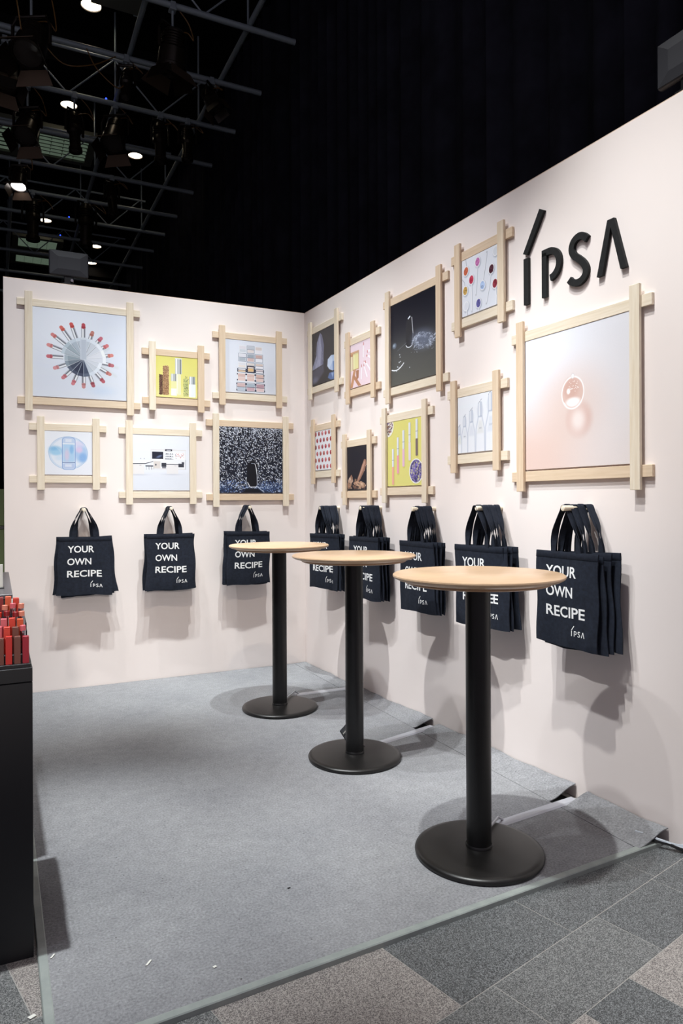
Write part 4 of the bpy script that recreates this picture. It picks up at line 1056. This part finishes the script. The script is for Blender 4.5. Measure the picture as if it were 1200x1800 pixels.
rp = [('peg by the corner', .586, 1.197), ('second peg from the corner', 1.171, 1.200), ('third peg from the corner', 1.761, 1.198), ('fourth peg from the corner', 2.321, 1.206), ('peg under the droplet picture', 2.878, 1.210)]
rights = [
    [dict(off=.134, dx=.0, yaw=.12, roll=-.01, fold=.05), dict(off=.112, dx=.012, yaw=.02, fold=.03), dict(off=.090, dx=.0, roll=.01), dict(off=.068, dx=.01, roll=-.01, yaw=-.05), dict(off=.045, dx=.0)],
    [dict(off=.130, dx=-.004, yaw=.06, roll=-.008, fold=.015), dict(off=.108, dx=.0, roll=.006), dict(off=.086, dx=.006), dict(off=.062, dx=.002, roll=-.01), dict(off=.04, dx=.0)],
    [dict(off=.120, dx=-.006, yaw=.02, roll=.006), dict(off=.098, dx=.0, roll=-.006), dict(off=.074, dx=.004), dict(off=.05, dx=.0, roll=.004)],
    [dict(off=.134, dx=-.014, yaw=.05, roll=.004, fold=.03), dict(off=.110, dx=.006, roll=-.008, yaw=.03), dict(off=.084, dx=.010, roll=.0), dict(off=.050, dx=.014, roll=-.012, yaw=-.03)],
    [dict(off=.118, dx=-.014, yaw=.03, roll=.005, flare=.0), dict(off=.096, dx=-.004, roll=-.006, drop=.012), dict(off=.068, dx=.006, roll=-.015), dict(off=.038, dx=.024, roll=-.035, yaw=-.05)]]
for i, ((nm, x, z), L_) in enumerate(zip(rp, rights)):
    M_ = RIGHT @ Matrix.Translation((x, 0, z))
    peg(M_, ['pale wooden dowel peg on the right wall, nearest the corner', 'pale wooden dowel peg on the right wall, second from the corner', 'pale wooden dowel peg on the right wall, third from the corner', 'pale wooden dowel peg on the right wall, fourth from the corner', 'pale wooden dowel peg on the right wall under the droplet picture'][i])
    for k, kw in enumerate(L_):
        lab = ('lettered navy tote bag, front one on the right wall ' if k == 0 else 'navy tote, %s behind the front one, right wall ' % ['', 'first', 'second', 'third', 'fourth'][k]) + nm
        tote(M_, label=lab, group='tote bags on the right wall pegs', rnd=rb, **kw)

# ------------------------------------------------------------------ black display stand with lip colours, left edge
YF = -2.912; XR = -2.060
st = thing('display_stand', 'tall black display stand at the left edge holding rows of lip colours', 'display stand', Matrix.Translation((-2.5, -2.6, FLOOR_Z)))
def bx(nm, x0, x1, y0, y1, z0, z1, ma, par, bev=.001, org=(-2.5, -2.6, FLOOR_Z)):
    return MB().box(x0 - org[0], x1 - org[0], y0 - org[1], y1 - org[1], z0 - org[2], z1 - org[2], bevel=bev).build(nm, ma, par, smooth=False)
bx('body', -3.1, XR, YF, -2.42, FLOOR_Z, .745, M_STAND, st)
bx('upper_panel', -3.1, XR, YF, -2.42, .7475, .786, M_STAND, st)
bx('tray', -3.1, XR - .004, YF + .008, -2.45, .786, .796, M_STAND, st)
tiers = [(-2.862, .818), (-2.826, .834), (-2.790, .850), (-2.752, .866), (-2.714, .882)]
for i, (y, z) in enumerate(tiers):
    bx('tier', -3.1, XR - .008, y - .013, y + .022 if i < 4 else -2.45, .796, z, M_STAND, st)
reds = {'crimson': (172, 28, 50), 'red': (214, 40, 32), 'brown': (124, 72, 60), 'orange red': (226, 66, 44), 'orange': (232, 96, 50), 'pink': (232, 112, 122), 'dark red': (150, 30, 34), 'peach': (240, 150, 126)}
RM = {k: mat('lip_box_' + k.replace(' ', '_'), srgb(*v), .45) for k, v in reds.items()}
rws = [(-2.886, .796, ['crimson', 'brown', 'red', 'brown', 'pink', 'red', 'brown'], 'front row', 0.0), (-2.850, .818, ['tube', 'brown', 'orange red', 'pink', 'dark red', 'red'], 'second row', .004), (-2.814, .834, ['orange', 'orange red', 'pink', 'crimson', 'brown'], 'third row', .012),
       (-2.778, .850, ['tube', 'tube', 'tube', 'tube', 'tube'], 'fourth row', .004), (-2.741, .866, ['tube', 'tube', 'tube', 'tube'], 'fifth row', .010), (-2.700, .882, ['orange red', 'orange', 'dark red', 'orange', 'red'], 'back row', .02)]
rt = random.Random(3); names = ['rightmost', 'second from the right', 'third from the right', 'fourth from the right', 'fifth from the right', 'sixth from the right', 'seventh from the right']
for y, z, cols, rn, sh in rws:
    for k, c in enumerate(cols):
        x = XR - .016 - sh - k * .0212; h = .076 + (rt.random() - .5) * .006
        if c == 'tube':
            col = rt.choice(['peach', 'pink', 'orange red', 'dark red'])
            t_ = thing('lipstick', 'chrome lipstick tube, %s in the %s of the stand' % (names[k], rn), 'lipstick', Matrix.Translation((x, y, z)) @ Matrix.Rotation((rt.random() - .5) * .12, 4, 'Y'), 'lip colours on the black stand')
            MB().lathe([(0, 0), (.0078, 0), (.0078, h - .014), (0, h - .014)], 20).build('tube', M_CHROME, t_)
            MB().lathe([(0, h - .014), (.0081, h - .014), (.0081, h - .001), (.007, h), (0, h)], 20).build('coloured_end', RM[col], t_)
            MB().lathe([(.0082, .030), (.0084, .030), (.0084, .032), (.0082, .032)], 20).build('ring', M_SOCK, t_)
        else:
            t_ = thing('lip_colour_box', 'slim %s box, %s in the %s of the stand' % (c, names[k], rn), 'box', Matrix.Translation((x, y, z)) @ Matrix.Rotation((rt.random() - .5) * .1, 4, 'Z'), 'lip colours on the black stand')
            MB().box(-.0082, .0082, -.0082, .0082, 0, h - .003, bevel=.0005).build('carton', RM[c], t_, smooth=False)
            MB().box(-.0080, .0080, -.0080, .0080, h - .0028, h, bevel=.0008).build('lid', RM[c], t_, smooth=False)
rc = thing('rear_counter', 'black counter with grey top behind the lip colour stand', 'counter', Matrix.Translation((-2.5, -1.8, FLOOR_Z)))
bx('body', -3.1, -2.104, -2.40, -1.55, FLOOR_Z, .915, M_STAND, rc, org=(-2.5, -1.8, FLOOR_Z))
bx('counter_top', -3.1, -2.100, -2.404, -1.54, .917, .932, mat('grey_counter_top', srgb(84, 82, 88), .3), rc, org=(-2.5, -1.8, FLOOR_Z))
for i, (x, y, z, h, w_, lab) in enumerate([(-2.135, -2.20, .933, .085, .014, 'upright white card nearest the wall on the rear counter'), (-2.150, -2.05, .933, .11, .012, 'taller white card standing on the rear counter')]):
    t_ = thing('card_stand', lab, 'card', Matrix.Translation((x, y, z)), 'white cards on the rear counter')
    MB().box(-w_ / 2, w_ / 2, -.004, .004, .004, h, bevel=.0005).build('card', M_WHITE, t_, smooth=False)
    MB().box(-w_ / 2 - .004, w_ / 2 + .004, -.012, .012, 0, .0038, bevel=.0005).build('foot', M_SOCK, t_, smooth=False)
gp = thing('green_partition', 'green panelled partition standing far behind the left end of the pink wall', 'partition', Matrix.Translation((-2.9, 1.6, FLOOR_Z)))
bx('lower_panel', -3.6, -2.02, 1.58, 1.62, FLOOR_Z, 1.02, M_GREEN, gp, org=(-2.9, 1.6, FLOOR_Z)); bx('rail', -3.6, -2.02, 1.57, 1.63, 1.022, 1.05, M_SOCK, gp, org=(-2.9, 1.6, FLOOR_Z)); bx('upper_panel', -3.6, -2.02, 1.58, 1.62, 1.052, 1.36, M_GREEN, gp, org=(-2.9, 1.6, FLOOR_Z))

# ------------------------------------------------------------------ ceiling grid, fixtures
pipe_rows = [(2.02, .765), (3.08, .752), (4.08, .742), (5.14, .72), (6.16, .70), (7.22, .685), (8.14, .67), (9.1, .655), (10.2, .64), (11.6, .62), (13.2, .60)]
GP = 'crosswise pipes of the lighting grid'
ordn = ['first', 'second', 'third', 'fourth', 'fifth', 'sixth', 'seventh', 'eighth', 'ninth', 'tenth', 'eleventh']
for i, (y, x1) in enumerate(pipe_rows):
    p = thing('grid_pipe', 'grey crosswise ceiling pipe, %s row counted from the nearest' % ordn[i], 'pipe', Matrix.Translation((x1, y, 6.2)), GP)
    MB().tube([(-9.5, 0, 0), (0, 0, 0)], .031, 12).build('tube', M_PIPE, p)
    if i in (0, 2, 4, 6, 8):                              # lattice above the pipe
        MB().tube([(-9.5, 0, .55), (-.35, 0, .55)], .018, 8).build('upper_chord', M_PIPE, p)
        zz = [-.45 - .55 * k for k in range(16)]
        for k, x in enumerate(zz[:-1]):
            MB().tube([(x, 0, 0 if k % 2 else .55), (zz[k + 1], 0, .55 if k % 2 else 0)], .010, 6).build('web_bar', M_PIPE, p)
for i, (x, lab) in enumerate([(.265, 'grey lengthwise ceiling pipe nearest the black curtain'), (-.79, 'grey lengthwise ceiling pipe, second from the black curtain'), (-1.92, 'grey lengthwise ceiling pipe, third from the black curtain')]):
    p = thing('grid_pipe', lab, 'pipe', Matrix.Translation((x, 1.0 if i < 2 else 7.6, 6.262)), 'lengthwise pipes of the lighting grid')
    MB().tube([(0, 0 if i != 1 else 0, 0), (0, 13 if i < 2 else 6, 0)], .029, 12).build('tube', M_PIPE, p)
    for k in range(4):
        MB().tube([(0, 1.1 + 1.02 * k * 2, .03), (0, 1.1 + 1.02 * k * 2, 1.12)], .012, 6).build('drop_rod', M_PIPE, p)

# downlights in the ceiling and beams beside them
GD = 'warm round downlights in the dark ceiling'
for i, (x, y, lab) in enumerate([(-1.105, 3.87, 'lit round downlight in the ceiling cut by the top of the frame'), (-1.151, 6.25, 'lit round downlight behind the hanging profile spotlight, left row second'), (.018, 7.41, 'lit round downlight farther right above the grid, nearest of its row'),
                                 (-1.197, 11.08, 'small lit round downlight far back in the left row'), (-.046, 12.22, 'small lit round downlight far back in the right row'), (-.003, 13.46, 'lit round downlight behind the flat floodlight panel')]):
    t_ = thing('downlight', lab, 'ceiling light', Matrix.Translation((x, y, 7.2)), GD)
    MB().lathe([(.122, .0), (.122, .2), (.116, .2), (.116, .0)], 32).build('housing', M_FIX, t_)
    MB().lathe([(0, .03), (.113, .012), (.113, .02), (0, .045)], 32).build('diffuser', M_DOWN, t_)
    MB().lathe([(0, -.010), (.02, -.004), (.03, .010), (0, .012)], 16).build('bulb', M_BULB, t_)
for i, (y0, y1) in enumerate([(4.75, 4.95), (9.2, 9.4), (13.7, 13.9)]):
    b_ = MB().box(-9, .7, y0, y1, 6.95, 7.39, bevel=.01).build('trim_%d' % (i + 3), M_CEIL, smooth=False); tag(b_, kind='structure')

# louvred ceiling panels
def louvre(x0, x1, y0, y1, z, n, lab):
    cx, cy = (x0 + x1) / 2, (y0 + y1) / 2
    t_ = thing('louvred_ceiling_panel', lab, 'ceiling panel', Matrix.Translation((cx, cy, z)), 'louvred panels in the dark ceiling')
    hx, hy = (x1 - x0) / 2, (y1 - y0) / 2; f = .12
    for a in ((-hx - f, hx + f, -hy - f, -hy), (-hx - f, hx + f, hy, hy + f), (-hx - f, -hx, -hy, hy), (hx, hx + f, -hy, hy)):
        MB().box(*a, -.02, .12, bevel=.004).build('frame_side', M_LOUVF, t_, smooth=False)
    MB().box(-hx, hx, -hy, hy, .06, .07).build('diffuser', M_LOUVB, t_, smooth=False)
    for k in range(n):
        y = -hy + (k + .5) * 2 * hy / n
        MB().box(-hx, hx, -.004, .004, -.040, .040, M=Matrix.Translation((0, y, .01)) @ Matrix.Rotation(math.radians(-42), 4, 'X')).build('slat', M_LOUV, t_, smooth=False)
    for k in (1, 2, 3):
        MB().box(-hx + k * hx / 2 - .003, -hx + k * hx / 2 + .003, -hy, hy, -.012, .05).build('divider', M_LOUVF, t_, smooth=False)
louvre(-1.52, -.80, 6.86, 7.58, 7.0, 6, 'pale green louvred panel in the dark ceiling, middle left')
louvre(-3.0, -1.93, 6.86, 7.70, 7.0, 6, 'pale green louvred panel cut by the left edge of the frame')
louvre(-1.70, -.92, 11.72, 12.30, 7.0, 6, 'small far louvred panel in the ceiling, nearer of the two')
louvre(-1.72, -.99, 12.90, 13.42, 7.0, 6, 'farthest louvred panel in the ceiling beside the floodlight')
t_ = thing('ceiling_panel_box', 'flat grey ceiling box cut by the top of the frame', 'ceiling panel', Matrix.Translation((-.85, 3.1, 7.0)))
MB().box(-.30, .27, -.5, .42, 0, .12, bevel=.004).build('box_shell', M_LOUVF, t_, smooth=False)
MB().box(.18, .27, .425, .44, .0, .12, bevel=.002).build('end_plate', M_PIPE, t_, smooth=False)

# stage spotlights hanging from the grid
def stage_light(loc, size, yaw, tilt, lab, kind='fresnel', lit=False, hang=None, cable_side=1):
    """loc is the centre of the body; the yoke reaches up to the pipe at height hang"""
    t_ = thing('stage_spotlight', lab, 'spotlight', Matrix.Translation(loc), 'stage spotlights hanging from the grid')
    R_ = Matrix.Rotation(yaw, 4, 'Z') @ Matrix.Rotation(tilt, 4, 'X')
    s_ = size
    if kind == 'fresnel':
        prof = [(0, .50), (.22, .50), (.27, .44), (.28, .10), (.33, .04), (.34, -.30), (.36, -.32), (.36, -.40), (.31, -.42), (.30, -.36), (0, -.36)]
    else:
        prof = [(0, .55), (.13, .54), (.17, .45), (.17, .18), (.20, .12), (.20, .02), (.15, -.04), (.145, -.42), (.18, -.45), (.18, -.55), (.155, -.56), (.15, -.5), (0, -.5)]
    MB().lathe([(r * s_, z * s_) for r, z in prof], 24, M=R_).build('body', M_FIX, t_)
    body = t_.children[-1] if t_.children else None
    rl = .31 if kind == 'fresnel' else .15; zl = -.385 if kind == 'fresnel' else -.52
    MB().lathe([(0, (zl - .03) * s_), (rl * .6 * s_, (zl - .02) * s_), (rl * .96 * s_, (zl + .01) * s_), (0, (zl + .012) * s_)], 24, M=R_).build('lens', M_LENSON if lit else M_GLASS, t_)
    g = MB()
    for k in range(5): g.lathe([(.285 * s_ if kind == 'fresnel' else .172 * s_, (.14 + .06 * k) * s_), ((.305 if kind == 'fresnel' else .19) * s_, (.145 + .06 * k) * s_), ((.305 if kind == 'fresnel' else .19) * s_, (.16 + .06 * k) * s_), (.285 * s_ if kind == 'fresnel' else .172 * s_, (.165 + .06 * k) * s_)], 24, M=R_)
    g.build('cooling_fins', M_FIX, t_)
    ry = .42 * s_ if kind == 'fresnel' else .27 * s_
    Ry = Matrix.Rotation(yaw, 4, 'Z')
    pts = [Ry @ Vector(p) for p in [(-ry, 0, -.02 * s_), (-ry, 0, .40 * s_), (-ry * .8, 0, .60 * s_), (ry * .8, 0, .60 * s_), (ry, 0, .40 * s_), (ry, 0, -.02 * s_)]]
    MB().tube(pts, .016, 8).build('yoke', M_FIX, t_)
    if kind == 'fresnel':
        for k in range(4):
            Mk = R_ @ Matrix.Translation((0, 0, -.41 * s_)) @ Matrix.Rotation(k * PI / 2, 4, 'Z') @ Matrix.Translation((0, .33 * s_, 0)) @ Matrix.Rotation(math.radians(22 if k % 2 else 34), 4, 'X')
            w1, w2, hh = .30 * s_, (.42 if k % 2 == 0 else .30) * s_, .34 * s_
            g = MB(); vs = [g.bm.verts.new(p) for p in ((-w1, 0, 0), (w1, 0, 0), (w2, 0, -hh), (-w2, 0, -hh), (-w1, .004, 0), (w1, .004, 0), (w2, .004, -hh), (-w2, .004, -hh))]
            for f in ((0, 1, 2, 3), (7, 6, 5, 4), (0, 4, 5, 1), (1, 5, 6, 2), (2, 6, 7, 3), (3, 7, 4, 0)): g.bm.faces.new([vs[i] for i in f])
            bmesh.ops.transform(g.bm, matrix=Mk, verts=g.bm.verts)
            g.build('barn_door', M_FIX if k % 2 else M_FIXB, t_, smooth=False)
    hz = (hang - loc[2]) if hang else .8 * s_
    MB().tube([(0, 0, .60 * s_), (0, 0, hz - .03)], .012, 8).build('hanging_rod', M_PIPE, t_)
    g = MB(); g.box(-.035, .035, -.042, .042, hz - .06, hz - .035, bevel=.004); g.box(-.025, .025, .034, .044, hz - .05, hz + .04, bevel=.003); g.box(-.025, .025, -.044, -.034, hz - .05, hz + .02, bevel=.003)
    g.build('clamp', M_PIPE, t_)
    cs = cable_side
    P = catmull3([(0, 0, .48 * s_), (cs * .35 * s_, .02, .62 * s_), (cs * .52 * s_, .03, .25 * s_ + .1), (cs * .40 * s_, .03, hz * .75), (cs * .15 * s_, .02, hz - .01)])
    MB().tube(P, .006, 6).build('cable', M_CABLEY, t_)
    return t_
def catmull3(P):
    P = [Vector(p) for p in P]; out = []
    for i in range(len(P) - 1):
        p0 = P[max(i - 1, 0)]; p1 = P[i]; p2 = P[i + 1]; p3 = P[min(i + 2, len(P) - 1)]
        for j in range(5):
            t_ = j / 5; out.append(.5 * ((2 * p1) + (-p0 + p2) * t_ + (2 * p0 - 5 * p1 + 4 * p2 - p3) * t_ ** 2 + (-p0 + 3 * p1 - 3 * p2 + p3) * t_ ** 3))
    return out + [P[-1]]
stage_light((-1.84, 2.10, 5.50), .42, -.5, -.50, 'large black spotlight with barn doors, top left of the grid', hang=6.2)
stage_light((-.55, 2.02, 5.72), .42, -2.6, -.15, 'black spotlight with looping amber cable near the top middle of the grid', hang=6.2)
stage_light((-.83, 3.08, 5.90), .36, -.4, -.30, 'black spotlight with wide flaps below the third pipe crossing', hang=6.2, kind='profile')
stage_light((-1.80, 4.08, 5.68), .40, -.5, -.50, 'black spotlight with pale flap, second down the left edge', hang=6.2)
stage_light((-1.28, 4.08, 5.74), .44, .5, -.1, 'slim profile spotlight hanging in front of a lit downlight', kind='profile', hang=6.2)
stage_light((-1.86, 5.14, 5.50), .30, -.4, -.30, 'black spotlight with glowing white lens, third down the left edge', lit=True, hang=6.2)
stage_light((-.80, 4.10, 5.82), .42, -.6, -.45, 'black spotlight with broad flap left of the single bright downlight', hang=6.2)
stage_light((.14, 3.08, 5.97), .28, .8, -.5, 'small dark spotlight hanging nearest the curtain end of the second pipe', hang=6.2)
stage_light((-.25, 4.08, 5.84), .46, .3, -.05, 'slim dark profile spotlight, left of the pair near the curtain', kind='profile', hang=6.2)
stage_light((.10, 4.08, 5.90), .42, -.3, -.15, 'slim dark profile spotlight, right of the pair near the curtain', kind='profile', hang=6.2)
stage_light((-.55, 6.16, 5.86), .46, .4, -.2, 'dark spotlight hanging from the fifth pipe with a curved cable', kind='profile', hang=6.2)
stage_light((-1.61, 7.22, 5.74), .58, 0, -.05, 'long brown lit profile spotlight low on the left of the grid', kind='profile', hang=6.2)
stage_light((-.81, 7.22, 5.80), .62, .2, .05, 'long brown lit profile spotlight above the floodlight panel', kind='profile', hang=6.2)
stage_light((-2.05, 3.3, 5.85), .40, .2, -.3, 'dark spotlight half cut by the left edge of the frame', hang=6.2)
for i, (x, y, z, lab) in enumerate([(-.91, 4.08, 6.241, 'tiny blue indicator light beside the third pipe'), (-.99, 8.14, 6.241, 'tiny blue indicator light far back, upper one'), (-1.06, 9.10, 6.241, 'tiny blue indicator light far back, lower one')]):
    o = MB().lathe([(0, -.012), (.009, -.008), (.012, 0), (.009, .008), (0, .012)], 12).build('indicator_light', M_LED); o.location = (x, y, z)
    tag(o, lab, 'indicator light', 'blue indicator lights in the grid')
# loose black cables slung under the pipes
for pts, lab in (([(-1.75, 3.05, 6.19), (-1.5, 3.0, 5.92), (-1.2, 3.0, 5.98), (-.95, 3.04, 6.16)], 'brown cable slung under the second pipe on the left'), ([(-1.25, 3.05, 6.17), (-1.15, 3.0, 5.95), (-.95, 3.0, 5.80), (-.86, 3.03, 5.86)], 'brown cable drooping to the flap spotlight'),
                 ([(-2.0, 2.05, 6.1), (-1.95, 2.0, 5.7), (-1.9, 2.05, 5.4)], 'brown cable hanging beside the top left spotlight')):
    cable(pts, .006, M_CABLEY, lab, group='loose cables in the lighting grid', name='slung_cable')

# floodlight panels clamped on top of the booth walls
def flood(M, lab):
    t_ = thing('floodlight_panel', lab, 'floodlight', M, 'floodlight panels on top of the booth walls')
    MB().box(-.125, .125, .004, .034, .055, .225, bevel=.012, seg=3).build('housing', M_FIX2, t_)
    g = MB(); rows_ = []
    o_ = [(-.118, .062), (.118, .062), (.118, .218), (-.118, .218)]; i_ = [(-.07, .10), (.07, .10), (.07, .18), (-.07, .18)]
    a = [g.bm.verts.new((x, .0035, z)) for x, z in o_]; b = [g.bm.verts.new((x, -.002, z)) for x, z in i_]
    for k in range(4): g.bm.faces.new([a[k], a[(k + 1) % 4], b[(k + 1) % 4], b[k]])
    g.bm.faces.new(b); g.bm.faces.new(a[::-1])
    g.build('back_cover', M_FIX2, t_, smooth=False)
    g = MB(); g.box(-.03, .03, .012, .026, 0.006, .056, bevel=.003); g.box(-.045, .045, -.002, .05, .0005, .008, bevel=.002)
    g.build('bracket', M_SOCK, t_, smooth=False)
    MB().lathe([(0, -.012), (.009, -.010), (.012, 0), (.009, .006), (0, .008)], 16, M=Matrix.Translation((.018, .004, .028)) @ Matrix.Rotation(PI / 2, 4, 'X')).build('knob', M_CHROME, t_)
    return t_
M_FIX2 = mat('floodlight_grey', srgb(30, 30, 37), .6)
flood(Matrix.Translation((-1.705, .004, WALL_H + .004)) @ Matrix.Rotation(.0, 4, 'Z'), 'dark flat floodlight panel on a bracket above the back wall')
flood(RIGHT @ Matrix.Translation((3.325, .004, WALL_H + .004)), 'dark flat floodlight panel above the right wall, cut by the frame edge')
print('built', len(bpy.data.objects))
